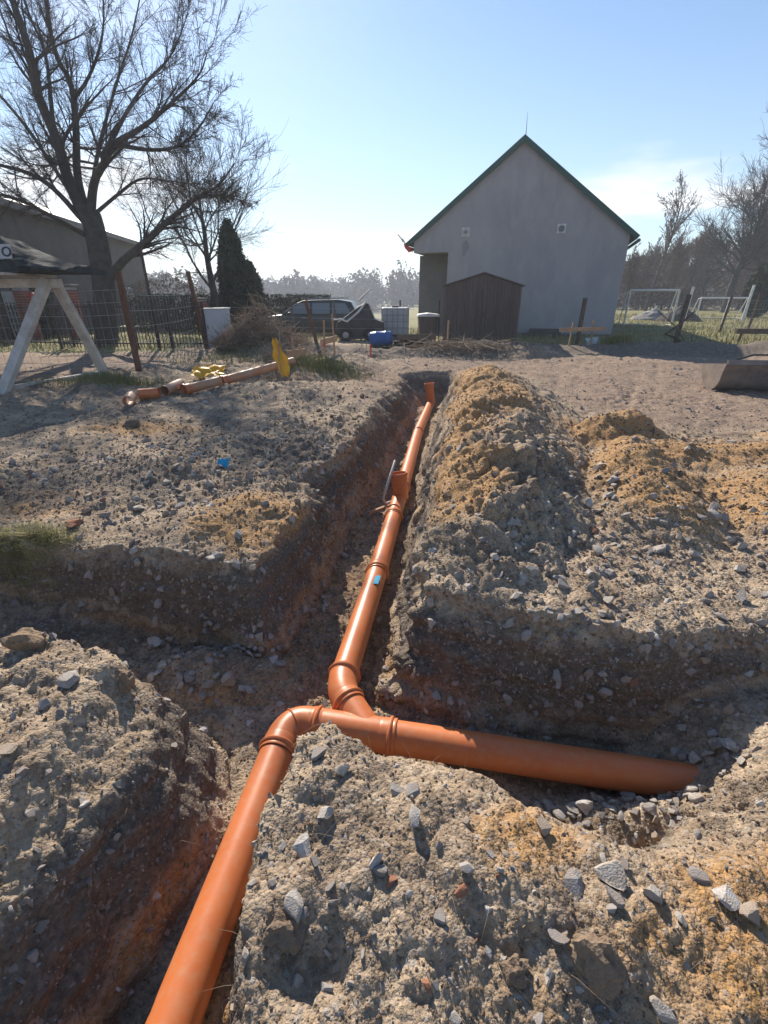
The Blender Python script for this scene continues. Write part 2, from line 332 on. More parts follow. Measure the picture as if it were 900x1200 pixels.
def base_h(x, y):
    x = np.asarray(x, float); y = np.asarray(y, float)
    near = np.exp(-(np.hypot(x, y-4)/9)**2)
    xx = x+.09*n2(x, y, .55, 1.3)+.045*n2(x, y, .2, 8.1)+.015*n2(x, y, .08, 8.1); yy = y+.08*n2(x, y, .6, 4.7)+.045*n2(x, y, .21, 6.1)+.015*n2(x, y, .08, 3.1)
    d = sdist(FLOOR, xx, yy)
    W = np.zeros(x.shape); S = np.zeros(x.shape)
    for bx, by, bw in BANK:
        k = 1/((x-bx)**2+(y-by)**2+.02)**2; W += k*bw; S += k
    W = W/S*(1+.35*n2(x, y, .5, 3.3))
    farn = sst(2.2, 4, np.hypot(x, y))*(1-.7*road_mask(x, y)); top = .04+.035*n2(x, y, 1.1, .5)+.06*n2(x, y, 2.6, 1.5)*sst(2, 6, np.hypot(x, y))+farn*(.05*n2(x, y, .75, 2.5)+.05*(np.abs(n2(x, y, .42, 3.5))-.2)+.03*np.abs(n2(x, y, .2, 9.5)))*(1-sst(14, 18, y))
    top = top+heap_sum(x+.10*n2(x, y, .7, 9)+.04*n2(x, y, .22, 3), y+.12*n2(x, y, .8, 5))*(1+.35*n2(x, y, .5, 2.2))
    top = top-(.02+.13*np.clip(n2(x, y, .33, 17.)+.15, 0, 1)*(1-.8*np.exp(-(((x-1)/.5)**2+((y-1)/.25)**2))))*np.exp(-(np.maximum(d-W*.6, 0)/.11))     # worn, broken lips
    top = top-.05*np.exp(-(((x+.17)/.11)**2+((y-.57)/.07)**2))-.035*np.exp(-(((x-.62)/.13)**2+((y-.74)/.06)**2))-.03*np.exp(-(((x-.22)/.08)**2+((y-.42)/.08)**2))
    top = top-.13*np.exp(-(((x-.80)/.26)**2+((y-.97)/.13)**2))
    # near left block: crest, worn down towards the crossing
    nl = sst(-.45, -.6, x)*(1-sst(1.95, 2.05, y))
    cr = -.17*np.exp(-(((x+.66)/.26)**2+((y-1.5)/.30)**2))-.13*sst(-1.2, -1.0, x)+.065
    top = top+nl*cr
    # near right block: falls away a little towards the viewer
    nr = sst(-.6, -.4, x)*(1-sst(1.1, 1.4, y)); top = top+nr*(.02-.10*sst(.75, .2, y))
    # left pit side, lower ground at far left beyond the fences
    top = top-.035*np.clip(y-17, 0, 120)*(1-sst(1.5, 9, x))-.02*np.clip(y-45, 0, 150)*sst(1.5, 9, x)
    # track ruts
    rd = road_mask(x, y)
    for k in (3.3, 3.65, 4.7, 5.05): top = top-.022*rd*np.exp(-(((y-7.0)*.55+k-x-1.1+.12*n2(x, y, .9, 31))/.13)**2)*sst(-.3, .3, n2(x, y, 1.1, 33)+.1)
    fl = -.60+.035*n2(x, y, .5, 6.6)+.02*n2(x, y, .2, 2)
    fl = fl+.28*sst(-1.2, -2.6, x)*sst(1.7, 2.0, y)*(1-sst(2.7, 3.0, y))+.19*np.exp(-(((x+1.0)/.38)**2+((y-2.15)/.2)**2))
    fl = fl+.40*sst(1.12, 1.75, x)+.12*sst(.95, 1.3, x)*(1-sst(1.2, 1.45, y))+.15*np.exp(-(((x-1.02)/.34)**2+((y-1.22)/.15)**2))
    fl = fl+.05*sst(4, 10, y)
    q = np.clip(d/W, 0, 1)
    prof = np.where(q < .7, q/.7*.80, .80+(q-.7)/.3*.20); prof = prof**.9
    soft = sst(.0, 1, q)
    prof = .7*prof+.3*soft
    return fl+(top-fl)*prof, q, d

def ground_material():
    m = bpy.data.materials.new('dug_earth'); m.use_nodes = True; t = m.node_tree; n = t.nodes; l = t.links
    b = n['Principled BSDF']; b.inputs['Roughness'].default_value = .95; b.inputs['Specular IOR Level'].default_value = .15
    c = n.new('ShaderNodeTexCoord'); P = c.outputs['Object']
    def noise(s, d=6, r=.6):
        z = n.new('ShaderNodeTexNoise'); z.inputs['Scale'].default_value = s; z.inputs['Detail'].default_value = d; z.inputs['Roughness'].default_value = r; l.new(P, z.inputs['Vector']); return z.outputs['Fac']
    def rng_(v, a, b_, lo=0., hi=1.):
        r = n.new('ShaderNodeMapRange'); r.inputs['From Min'].default_value = a; r.inputs['From Max'].default_value = b_; r.inputs['To Min'].default_value = lo; r.inputs['To Max'].default_value = hi; l.new(v, r.inputs['Value']); return r.outputs[0]
    def mth(op, a, b_):
        q = n.new('ShaderNodeMath'); q.operation = op
        for i, v in enumerate((a, b_)):
            if isinstance(v, (int, float)): q.inputs[i].default_value = v
            else: l.new(v, q.inputs[i])
        return q.outputs[0]
    def mix(f, A, B):
        x = n.new('ShaderNodeMix'); x.data_type = 'RGBA'
        if isinstance(f, float): x.inputs['Factor'].default_value = f
        else: l.new(f, x.inputs['Factor'])
        for nm, v in (('A', A), ('B', B)):
            if isinstance(v, tuple): x.inputs[nm].default_value = (*v, 1)
            else: l.new(v, x.inputs[nm])
        return x.outputs['Result']
    def att(nm):
        a = n.new('ShaderNodeAttribute'); a.attribute_name = nm; return a.outputs['Fac']
    f = noise(2.6, 8); fm = noise(11, 6, .65); ff = noise(45, 5, .7)
    out = mix(rng_(f, .38, .62), (.265, .198, .138), (.43, .335, .235))
    out = mix(rng_(fm, .48, .66, 0, .7), out, (.165, .122, .086))
    sand = mth('MULTIPLY', att('sand'), rng_(fm, .25, .6, .55, 1.15)); sand = rng_(mth('ADD', sand, rng_(f, .3, .7, -.25, .25)), .16, .52)
    out = mix(sand, out, mix(rng_(ff, .35, .65), (.40, .245, .115), (.32, .19, .09)))
    out = mix(rng_(mth('ADD', att('road'), rng_(fm, .3, .7, -.3, .3)), .3, .8), out, mix(rng_(f, .35, .65), (.29, .208, .15), (.215, .158, .118)))
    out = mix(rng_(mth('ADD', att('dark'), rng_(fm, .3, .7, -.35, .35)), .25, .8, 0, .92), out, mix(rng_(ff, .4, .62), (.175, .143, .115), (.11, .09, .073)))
    out = mix(rng_(mth('ADD', att('grass'), rng_(fm, .3, .7, -.3, .3)), .3, .75), out, mix(rng_(f, .35, .65), (.27, .235, .11), (.16, .165, .06)))
    # grit: every grain of the coarse soil has its own tone
    v = n.new('ShaderNodeTexVoronoi'); v.inputs['Scale'].default_value = 75; l.new(P, v.inputs['Vector'])
    sp = n.new('ShaderNodeSeparateColor'); l.new(v.outputs['Color'], sp.inputs[0])
    h = n.new('ShaderNodeHueSaturation'); l.new(out, h.inputs['Color']); l.new(rng_(sp.outputs[0], 0, 1, .78, 1.22), h.inputs['Value'])
    l.new(rng_(sp.outputs[1], 0, 1, .88, 1.08), h.inputs['Saturation'])
    out = mix(rng_(sp.outputs[2], .93, .97, 0, .6), h.outputs[0], (.36, .335, .31))
    l.new(out, b.inputs['Base Color'])
    v2 = n.new('ShaderNodeTexVoronoi'); v2.inputs['Scale'].default_value = 170; l.new(P, v2.inputs['Vector'])
    hgt = mth('ADD', mth('MULTIPLY', v.outputs['Distance'], -.55), mth('ADD', mth('MULTIPLY', v2.outputs['Distance'], -.25), mth('MULTIPLY', ff, .9)))
    u = n.new('ShaderNodeBump'); u.inputs['Distance'].default_value = .013; u.inputs['Strength'].default_value = .85; l.new(hgt, u.inputs['Height']); l.new(u.outputs[0], b.inputs['Normal'])
    return m
CX, CY = 0.0, -1.2
inner = np.radians(np.linspace(-47, 47, 861))
outer = np.radians(np.concatenate([np.linspace(51, 309, 44)]))
TH = np.concatenate([inner, outer]); NC = len(TH); NI = len(inner)
RD = np.exp(np.linspace(math.log(1.42), math.log(14.5), 1100))
sub = np.concatenate([np.arange(0, NI, 3), np.arange(NI, NC)])
tt, rr = np.meshgrid(TH[sub], RD, indexing='ij')
hh, _, _ = base_h(CX+rr*np.sin(tt), CY+rr*np.cos(tt))
dl = np.sqrt(np.diff(rr, axis=1)**2+np.diff(hh, axis=1)**2*.9)/rr[:, 1:]
ker = np.ones(9)/9
dl = np.stack([np.convolve(np.pad(dl[:, k], 4, mode='edge'), ker, 'valid') for k in range(dl.shape[1])], axis=1)
cum = np.concatenate([np.zeros((len(sub), 1)), np.cumsum(dl, axis=1)], axis=1)
cumF = np.stack([np.interp(np.arange(NC), sub, cum[:, k]) for k in range(cum.shape[1])], axis=1)
NR1 = 800
Rg = np.empty((NC, NR1))
for j in range(NC): Rg[j] = np.interp(np.linspace(0, cumF[j, -1], NR1), cumF[j], RD)
far = np.concatenate([14.5*np.exp(np.linspace(0, math.log(60/14.5), 76))[1:], 60*np.exp(np.linspace(0, math.log(900/60), 14))[1:]])
near = np.array([.02, .4, .8, 1.1, 1.3])
Rg = np.concatenate([np.tile(near, (NC, 1)), Rg, np.tile(far, (NC, 1))], axis=1); NR = Rg.shape[1]
X = CX+Rg*np.sin(TH)[:, None]; Y = CY+Rg*np.cos(TH)[:, None]
Z, Q, D = base_h(X, Y)
P = np.stack([X, Y, Z], axis=-1)
def grid_normals(P):
    dr = np.gradient(P, axis=1)
    dc = np.roll(P, -1, axis=0)-np.roll(P, 1, axis=0)
    nn = np.cross(dc, dr); nn /= np.linalg.norm(nn, axis=2)[..., None]+1e-12
    nn[nn[..., 2] < 0] *= -1
    return nn
NN = grid_normals(P)
SA = sand_mask(X, Y); RO = road_mask(X, Y); GR = grass_mask(X, Y)
steep = 1-np.clip(NN[..., 2], 0, 1)
HS = heap_sum(X, Y); rough = (1-.22*RO)*(1-.5*GR); bigr = 1+sst(.08, .3, HS)*np.where(Y > 4, .35, .8)+.2*(Y < 1.3)
fine = .0022*Rg
disp = np.zeros(X.shape)
fl_near = Rg < 60
for wl, am, bil in [(.42, .030, 0), (.19, .030, 1), (.085, .020, 1), (.040, .0115, 1), (.019, .006, 1), (.010, .0030, 0)]:
    k = 1-sst(wl/3.2, wl/2.2, fine)
    sel = (k > 0) & fl_near
    v = perlin(X[sel]/wl+3, Y[sel]/wl+7, Z[sel]/wl*(1.0)+1)*(bigr[sel] if wl > .08 else 1)
    if bil: v = np.abs(v)*2.0-.45
    disp[sel] += v*am*k[sel]*(rough[sel])
# ledges left by the bucket teeth on the steep banks
sel = (steep > .25) & (Rg < 16)
disp[sel] += (.016*np.sin(Z[sel]*42+2.2*perlin(X[sel]/.35, Y[sel]/.35, Z[sel]/.2))*sst(.25, .6, steep[sel]))
patch = sst(-.1, .5, n2(X, Y, .9, 12))
disp *= (.5+.7*patch)
P = P+NN*disp[..., None]
wallz = np.clip(Q, 0, 1)
orange = sst(-.30, -.44, Z+.16*n2(X, Y, .6, 4.4)+.08*n2(X, Y, .15, 2.4))*sst(.04, .14, wallz)*sst(-.25, .25, n2(X, Y, .8, 15.)+.25)
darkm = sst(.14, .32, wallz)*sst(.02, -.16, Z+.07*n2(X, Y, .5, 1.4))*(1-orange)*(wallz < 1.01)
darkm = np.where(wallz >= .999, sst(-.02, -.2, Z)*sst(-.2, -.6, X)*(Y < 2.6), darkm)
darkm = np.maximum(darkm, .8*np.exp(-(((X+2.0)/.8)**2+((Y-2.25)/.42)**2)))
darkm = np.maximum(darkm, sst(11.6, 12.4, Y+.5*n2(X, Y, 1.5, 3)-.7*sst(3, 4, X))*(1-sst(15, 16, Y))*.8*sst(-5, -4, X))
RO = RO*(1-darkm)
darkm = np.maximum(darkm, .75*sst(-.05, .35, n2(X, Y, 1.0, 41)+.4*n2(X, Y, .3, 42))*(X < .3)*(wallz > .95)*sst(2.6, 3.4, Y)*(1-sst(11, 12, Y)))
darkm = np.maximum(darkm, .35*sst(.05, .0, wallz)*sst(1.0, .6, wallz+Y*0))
orange *= 1-.65*((X > -.75)*(Y > 2.3)*(X < .6+.1*Y))
SA = np.where(wallz < .999, SA*sst(.55, .9, wallz), SA); SA = np.maximum(SA, orange*.52)
SA = np.maximum(SA, .35*sst(.02, 0, wallz)*(Y > 1.9)*(np.abs(X-.2) < 1.2))
me = bpy.data.meshes.new('ground')
nv = NC*NR; me.vertices.add(nv); me.vertices.foreach_set('co', P.reshape(-1).astype(np.float32))
jj, kk = np.meshgrid(np.arange(NC), np.arange(NR-1), indexing='ij'); j2 = (jj+1) % NC
quads = np.stack([jj*NR+kk, jj*NR+kk+1, j2*NR+kk+1, j2*NR+kk], axis=-1).reshape(-1, 4)[:, ::-1].astype(np.int32)
me.loops.add(quads.size); me.loops.foreach_set('vertex_index', quads.reshape(-1))
me.polygons.add(len(quads)); me.polygons.foreach_set('loop_start', np.arange(0, quads.size, 4, dtype=np.int32))
me.polygons.foreach_set('use_smooth', np.ones(len(quads), bool))
me.update(calc_edges=True)
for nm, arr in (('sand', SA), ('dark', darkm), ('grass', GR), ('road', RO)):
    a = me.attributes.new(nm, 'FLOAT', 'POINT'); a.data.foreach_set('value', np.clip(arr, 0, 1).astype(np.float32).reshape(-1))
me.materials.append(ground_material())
ground = bpy.data.objects.new('ground', me); col.objects.link(ground)
tag(ground, 'dug sandy earth with open trenches, rutted track and fields behind', kind='structure')
NN = grid_normals(P)
def surf(x, y):
    """place and normal of the ground under (x, y)"""
    th = math.atan2(x-CX, y-CY); r = math.hypot(x-CX, y-CY)
    if abs(th) < math.radians(47): j = int(round((th+math.radians(47))/math.radians(94)*(NI-1)))
    else: j = NI+int(np.argmin(np.abs(np.angle(np.exp(1j*(outer-th))))))
    k = int(np.clip(np.searchsorted(Rg[j], r), 1, NR-1))
    f = (r-Rg[j, k-1])/max(1e-9, Rg[j, k]-Rg[j, k-1]); f = min(1, max(0, f))
    return Vector(P[j, k-1]*(1-f)+P[j, k]*f), Vector(NN[j, k])
def gz(x, y): return surf(x, y)[0].z
def ray(px, py):
    """where the line of sight through a point of the photograph meets the ground"""
    a = at(px, py, y=.2) if False else None
    u = (px-450)/FPX; v = (py-600)/FPX
    d = Vector((u, math.cos(PITCH)-v*math.sin(PITCH), -math.sin(PITCH)-v*math.cos(PITCH)))
    t = .7; 
    while t < 60:
        p = Vector((0, 0, CAM_H))+d*t
        if p.z <= gz(p.x, p.y): return p
        t += .004*max(t, 1)
    return p

# ---------------------------------------------------------------- stones
def rock(seed, sub=2, cuts=9, flat=1.0, rough_=.05, name='rubble_stone', m='stone'):
    import bmesh
    g = np.random.default_rng(seed)
    bm = bmesh.new(); bmesh.ops.create_icosphere(bm, subdivisions=sub, radius=1)
    V = np.array([v.co[:] for v in bm.verts])
    for _ in range(cuts):
        d = g.normal(size=3); d /= np.linalg.norm(d); o = g.uniform(.28, .72)
        s = V@d-o; V -= np.where(s > 0, s, 0)[:, None]*d
    V *= 1+rough_*(perlin(V[:, 0]*1.9+seed, V[:, 1]*1.9, V[:, 2]*1.9)+.45*perlin(V[:, 0]*5+seed, V[:, 1]*5, V[:, 2]*5))[:, None]*2
    V *= np.array([g.uniform(.85, 1.15), g.uniform(.7, 1.0), g.uniform(.55, .85)*flat])
    V /= np.abs(V).max()
    for v, c in zip(bm.verts, V): v.co = c
    me = bpy.data.meshes.new(name); bm.to_mesh(me); bm.free(); me.materials.append(M[m])
    return me
ROCKS = [rock(i, 3, 9+i % 5, rough_=.03, flat=(1, .8, 1.2)[i % 3]) for i in range(9)]
SLABS = [rock(40+i, 2, 10, .5, .03) for i in range(3)]
CLODS = [rock(60+i, 3, 1, 1, .24, 'earth_clod', 'clod') for i in range(4)]
SANDC = [rock(80+i, 2, 1, 1, .2, 'sand_clod', 'sandclod') for i in range(2)]
SHARDS = [rock(90+i, 2, 12, .5, .02, 'brick_shard', 'shard') for i in range(3)]
def put_stone(me, x, y, s, label, cat='stone', group=None, sink=.35, rz=None, tilt=.5, sc3=(1, 1, 1), name=None):
    p, nn = surf(x, y)
    o = bpy.data.objects.new(name or me.name.split('.')[0], me); col.objects.link(o)
    q = Vector((0, 0, 1)).lerp(nn, .7).to_track_quat('Z', 'Y'); e = Euler((random.uniform(-tilt, tilt), random.uniform(-tilt, tilt), random.uniform(0, 6.28) if rz is None else rz))
    o.rotation_mode = 'QUATERNION'; o.rotation_quaternion = q@e.to_quaternion()
    o.scale = (s*sc3[0], s*sc3[1], s*sc3[2]); o.location = p+nn*s*.6*(1-2*sink)
    return tag(o, label, cat, group)
# stones one can point at: pixel, half size in metres, mesh, label
SINGLE = [
    (372, 890, .034, 0, 'grey angular stone on top of the near mound, next to the pipe bend'), (402, 905, .032, 1, 'pale grey wedge stone just right of the mound tip'),
    (378, 957, .034, 2, 'rounded pale stone on the left edge of the near mound'), (462, 928, .030, 3, 'brownish round stone touching a grey one on the near mound'),
    (483, 930, .032, 4, 'upright grey stone leaning on a brownish round one'), (486, 962, .030, 5, 'whitish speckled stone in the middle of the near mound'),
    (355, 992, .030, 6, 'light rough stone above the dark hollow on the near mound'), (640, 945, .050, 7, 'large grey angular stone at the lip of the side trench'),
    (637, 975, .032, 8, 'grey stone lying just below the large one at the lip of the side trench'), (708, 1028, .046, 0, 'large white faced stone in the cluster on the near mound'),
    (717, 1052, .030, 1, 'grey stone tucked under the large white faced stone'), (762, 1052, .040, 2, 'upright tan block casting a long shadow on the near mound'),
    (822, 1030, .030, 3, 'small brown stone above the yellowish block at the right'), (853, 1052, .040, 4, 'yellowish sandstone block at the right edge'),
    (880, 1078, .028, 5, 'pale round stone below the yellowish block at the right'), (672, 1035, .036, 6, 'dusty stone left of the large white faced stone'),
    (798, 1082, .020, 7, 'small round stone below the upright tan block'), (652, 1103, .026, 8, 'white stone beside a sandy clod near the bottom'),
    (518, 1078, .020, 0, 'small white flat stone in the middle of the near mound'), (545, 1015, .026, 2, 'grey stone buried to its top in the near mound'),
    (348, 1060, .034, 3, 'ochre stained stone above the dark hollow of the near mound'), (775, 1185, .030, 1, 'pale stone at the bottom right of the picture'),
    (165, 400+263, .03, 5, 'grey stone set in the bank below the ochre patch') ,
    (330, 602-30, .0, 0, ''),
    (162, 598, .060, 6, 'large pale block in the rubble pile on the left plateau'), (280, 632, .050, 2, 'grey stone at the ochre patch on the left bank'),
    (300, 862-30, .0, 0, ''), (248, 802, .040, 1, 'grey stone resting in the bottom of the left pit'), (180, 757, .045, 8, 'smooth grey stone high in the left pit'),
    (238, 815, .032, 4, 'round stone under the grey one in the left pit'), (293, 812, .030, 5, 'light stone at the junction end of the left pit'),
    (84, 800, .055, 3, 'broad dusty stone on the lit crest left of the trench'), (8, 885, .045, 7, 'pale split stone at the left edge of the picture'),
    (20, 912, .034, 2, 'blue grey stone under the pale split one at the left edge'), (52, 828, .030, 4, 'small grey stone on the left crest'),
    (660, 688, .040, 0, 'pale stone at the foot of the spoil heap above the side trench'), (640, 668, .038, 1, 'light grey stone among rubble at the heap foot'),
    (665, 642, .055, 8, 'big blue grey stone on the right foot of the spoil heap'), (700, 650, .042, 5, 'whitish stone right of the big blue grey one'),
    (688, 675, .036, 2, 'round grey stone below the big blue grey one'), (550, 690, .034, 3, 'brown stone near the front edge of the spoil heap'),
    (773, 645, .060, 4, 'wide tan stone at the foot of the second sand heap'), (606, 700, .034, 6, 'flat stone on the rim of the side trench wall'),
    (712, 705, .036, 0, 'dusty stone on the rim right of the heap foot'), (868, 703, .040, 1, 'tan boulder near the right end of the trench rim'),
    (695, 738, .034, 3, 'pale stone sticking out high in the side trench wall'), (708, 808, .030, 5, 'white stone set in the side trench wall'),
    (736, 798, .034, 2, 'reddish stone beside a white one in the side trench wall'), (800, 820, .040, 7, 'rounded pale stone low in the side trench wall'),
    (643, 868, .028, 8, 'white stone standing behind the side pipe'), (762, 950, .036, 6, 'round grey stone in the rubble in front of the side pipe'),
    (742, 955, .032, 2, 'pale pebble stone left of the round grey one by the side pipe'), (303, 860-113, .036, 0, 'pale round stone at the foot of the left bank wall'),
    (380, 688, .032, 4, 'white stone on the trench floor beside the long pipe'), (366, 722, .040, 5, 'larger stone on the trench floor beside the long pipe'),
]
for px, py, s, k, lab in SINGLE:
    if not lab: continue
    p = ray(px, py); put_stone(ROCKS[k], p.x, p.y, s*1.1, lab, sink=.30)
for px, py, s, k, lab in [(458, 1036, .022, 0, 'brown brick shard beside the standing splinter on the near mound'), (543, 1040, .026, 1, 'orange wedge of broken brick on the near mound'), (500, 1150, .016, 2, 'small red tile chip low on the near mound'),
                          (88, 617, .085, 0, 'broad red brick slab lying on the left plateau'), (697, 625, .05, 1, 'red brick piece on the right side of the spoil heap'), (740, 797, .028, 2, 'red brick piece set in the side trench wall')]:
    p = ray(px, py); put_stone(SHARDS[k], p.x, p.y, s, lab, 'brick shard', sink=.3, tilt=.3)
p = ray(436, 1015); put_stone(SLABS[0], p.x, p.y, .042, 'thin pale stone splinter standing up on the near mound', 'stone', sink=.1, rz=.2, sc3=(.35, .5, 2.0), tilt=.15)
for px, py, s, k, lab in [(600, 1000+140, .045, 0, 'big crumbly lump of earth on the near mound'), (335, 1090, .06, 1, 'brown lump of earth at the dark hollow of the near mound'), (30, 755, .09, 2, 'mossy clod of earth at the edge of the left pit'), (155, 500, .12, 3, 'lone dark clod on the left plateau'),
                          (145, 800, .06, 0, 'dusty round clod on the lit left crest'), (700, 1125, .07, 1, 'wide flat clod of earth below the white stone')]:
    p = ray(px, py); put_stone(CLODS[k], p.x, p.y, s, lab, 'clod', sink=.4)
ZONES = [  # count, (cx, cy, rx, ry), sizes, meshes, label
    (26, (.35, .80, .8, .22), (.009, .018), ROCKS, 'small pale stone bedded in the near mound', 'small stones in the near mound'),
    (22, (-1.15, 1.1, .35, .40), (.010, .024), ROCKS, 'grey stone bedded in the left near bank', 'stones in the left near bank'),
    (40, (-1.0, 2.15, .42, .2), (.02, .046), ROCKS, 'grey rubble stone in the bottom of the left pit', 'rubble in the left pit'),
    (40, (-1.1, 2.5, .6, .10), (.018, .042), ROCKS, 'grey stone stuck in the wall of the left pit', 'stones in the left pit wall'),
    (38, (1.1, 2.5, .7, .36), (.02, .05), ROCKS, 'light grey rubble stone at the foot of the spoil heap', 'rubble at the spoil heap foot'),
    (30, (1.55, 3.4, .28, .8), (.02, .05), ROCKS, 'light grey rubble stone in the hollow between the spoil heaps', 'rubble between the spoil heaps'),
    (44, (.9, 1.86, .9, .10), (.014, .042), ROCKS, 'pale stone sticking out of the side trench wall', 'stones in the side trench wall'),
    (44, (1.02, 1.28, .36, .09), (.02, .038), ROCKS, 'dark grey stone heaped in front of the side pipe', 'rubble before the side pipe'),
    (22, (1.42, 1.42, .13, .13), (.02, .04), ROCKS, 'dark stone covering the buried end of the side pipe', 'rubble over the side pipe end'),
    (22, (-1.8, 3.6, .6, .5), (.02, .05), ROCKS, 'grey stone in the rubble pile on the left plateau', 'rubble pile on the left plateau'),
    (14, (-.47, 3.0, .1, .6), (.016, .032), ROCKS, 'pale stone on the trench floor left of the long pipe', 'stones on the long trench floor'),
    (16, (2.4, 3.7, .5, .7), (.02, .05), CLODS, 'lump of sandy earth on the second sand heap', 'clods on the second sand heap'),
    (14, (2.5, 2.6, .8, .5), (.02, .05), ROCKS, 'dusty stone on the flat ground right of the spoil heap', 'stones right of the spoil heap'),
    (10, (-.6, 6.8, .4, 1.3), (.03, .06), CLODS, 'grey clod of earth along the far trench rim', 'clods along the far trench rim'),
]
cand = []
for cnt, (cx, cy, rx, ry), (s0, s1), ms, lab, grp in ZONES:
    for _ in range(cnt):
        a = random.uniform(0, 6.28); q = math.sqrt(random.random()); x = cx+rx*q*math.cos(a); y = cy+ry*q*math.sin(a); sz = s0+(s1-s0)*random.random()**2
        cand.append((sz/math.hypot(x, y, 1.6), x, y, sz, random.choice(ms), lab, grp, random.uniform(.15, .38)))
cand.sort(key=lambda c_: -c_[0])
done = len([o for o in col.objects if o.name.startswith('rubble_stone')])
kept = 0; spare = []
for (_, x, y, sz, me_, lab, grp, sk) in cand:       # the largest in view are single things, the rest go into one mass
    isr = me_ in ROCKS
    if isr and kept >= 285-done: spare.append((x, y, sz, sk)); continue
    kept += isr; put_stone(me_, x, y, sz, lab, 'stone' if isr else 'clod', grp, sink=sk)


# ---------------------------------------------------------------- rubble, gravel and crumbs too many to count
def scatter(name, label, pts, nrm, size, protos, seed):
    me = bpy.data.meshes.new(name); me.vertices.add(len(pts)); me.vertices.foreach_set('co', pts.astype(np.float32).reshape(-1))
    g = np.random.default_rng(seed)
    a = me.attributes.new('size', 'FLOAT', 'POINT'); a.data.foreach_set('value', size.astype(np.float32))
    a = me.attributes.new('turn', 'FLOAT_VECTOR', 'POINT'); a.data.foreach_set('vector', g.uniform(0, 6.28, (len(pts), 3)).astype(np.float32).reshape(-1))
    a = me.attributes.new('pick', 'INT', 'POINT'); a.data.foreach_set('value', g.integers(0, len(protos), len(pts)).astype(np.int32))
    o = bpy.data.objects.new(name, me); col.objects.link(o); tag(o, label, kind='stuff')
    ng = bpy.data.node_groups.new(name, 'GeometryNodeTree'); n = ng.nodes; l = ng.links
    ng.interface.new_socket('Geometry', in_out='INPUT', socket_type='NodeSocketGeometry'); ng.interface.new_socket('Geometry', in_out='OUTPUT', socket_type='NodeSocketGeometry')
    gi = n.new('NodeGroupInput'); go = n.new('NodeGroupOutput')
    js = n.new('GeometryNodeJoinGeometry')
    for pr in protos[::-1]:
        oi = n.new('GeometryNodeObjectInfo'); oi.inputs['Object'].default_value = pr; oi.inputs['As Instance'].default_value = False
        gti = n.new('GeometryNodeGeometryToInstance'); l.new(oi.outputs['Geometry'], gti.inputs[0]); l.new(gti.outputs[0], js.inputs[0])
    ip = n.new('GeometryNodeInstanceOnPoints'); ip.inputs['Pick Instance'].default_value = True
    def na(nm, ty):
        x = n.new('GeometryNodeInputNamedAttribute'); x.data_type = ty; x.inputs['Name'].default_value = nm; return x.outputs['Attribute']
    l.new(gi.outputs[0], ip.inputs['Points']); l.new(js.outputs[0], ip.inputs['Instance']); l.new(na('pick', 'INT'), ip.inputs['Instance Index'])
    er = n.new('FunctionNodeEulerToRotation'); l.new(na('turn', 'FLOAT_VECTOR'), er.inputs[0]); l.new(er.outputs[0], ip.inputs['Rotation'])
    l.new(na('size', 'FLOAT'), ip.inputs['Scale']); l.new(ip.outputs[0], go.inputs[0])
    md = o.modifiers.new('scatter', 'NODES'); md.node_group = ng
    return o
def proto(me):
    for o in col.objects:
        if o.type == 'MESH' and o.data == me: return o
stones_p = [proto(m) for m in ROCKS]; clods_p = [proto(m) for m in CLODS]; shards_p = [proto(m) for m in SHARDS]
grid_ok = (Rg > 1.43) & (Rg < 24) & (np.arange(NC)[:, None] < NI)
stony = .35+.65*sst(-.25, .45, n2(X, Y, .8, 21))
for (cx, cy, rx, ry, k) in [(1.1, 2.5, .9, .45, 2.5), (1.55, 3.4, .35, 1.0, 3), (-1.8, 3.6, .9, .7, 2), (-1.0, 2.2, .5, .25, 2), (1.05, 1.18, .45, .16, 4.), (2.6, 2.4, 1.2, .7, 1.5), (-.7, 5.5, .6, 2, 1.2), (3.2, 6, 1.5, .8, .6), (-1.3, 4.8, .8, .6, 1.5), (5, 12.3, 6, .7, 3.5), (.9, 1.9, 1.2, .2, 1.4), (-2.6, 4.6, 1.2, .8, 1.2)]:
    stony = stony+k*np.exp(-(((X-cx)/rx)**2+((Y-cy)/ry)**2))
stony = stony+steep*2.0*(Rg < 8)
stony *= (1-.5*RO)*(1-.9*GR)*(1-.8*SA)
def pick(n_, wgt, seed):
    g = np.random.default_rng(seed); ww = (wgt*grid_ok).reshape(-1); ww = np.cumsum(ww); ww /= ww[-1]
    return np.minimum(np.searchsorted(ww, g.random(n_)), nv-1)
PF = P.reshape(-1, 3); NF = NN.reshape(-1, 3); RF = Rg.reshape(-1); YF = Y.reshape(-1)
def stuff(name, label, n_, wgt, s0, s1, grow, protos, seed, sink=.2, pw=2.5):
    i = pick(n_, wgt, seed); g = np.random.default_rng(seed+1)
    s = (s0+(s1-s0)*g.random(n_)**pw)*np.clip(RF[i]/2.6, .8, grow)
    pts = PF[i]+NF[i]*(s*-.05)[:, None]
    scatter(name, label, pts, NF[i], s, protos, seed)
stuff('rubble', 'broken grey stones strewn over the dug ground', 4800, stony, .008, .030, 2.0, stones_p, 11)
sp_p = np.array([tuple(surf(x, y)[0]+surf(x, y)[1]*sz*.2) for x, y, sz, sk in spare])
scatter('loose_stones', 'smaller loose stones between the larger ones', sp_p, None, np.array([q[2] for q in spare]), stones_p, 15)
stuff('gravel', 'fine grey gravel and chips over the dug ground', 30000, stony**.7, .0028, .0085, 2.6, stones_p[:5], 12, pw=2)
stuff('earth_crumbs', 'crumbs and small clods of loose earth', 60000, (.6+stony*.2+SA)*(1-.5*RO)*(1-.8*GR), .0026, .010, 2.2, clods_p, 13, pw=3.5)
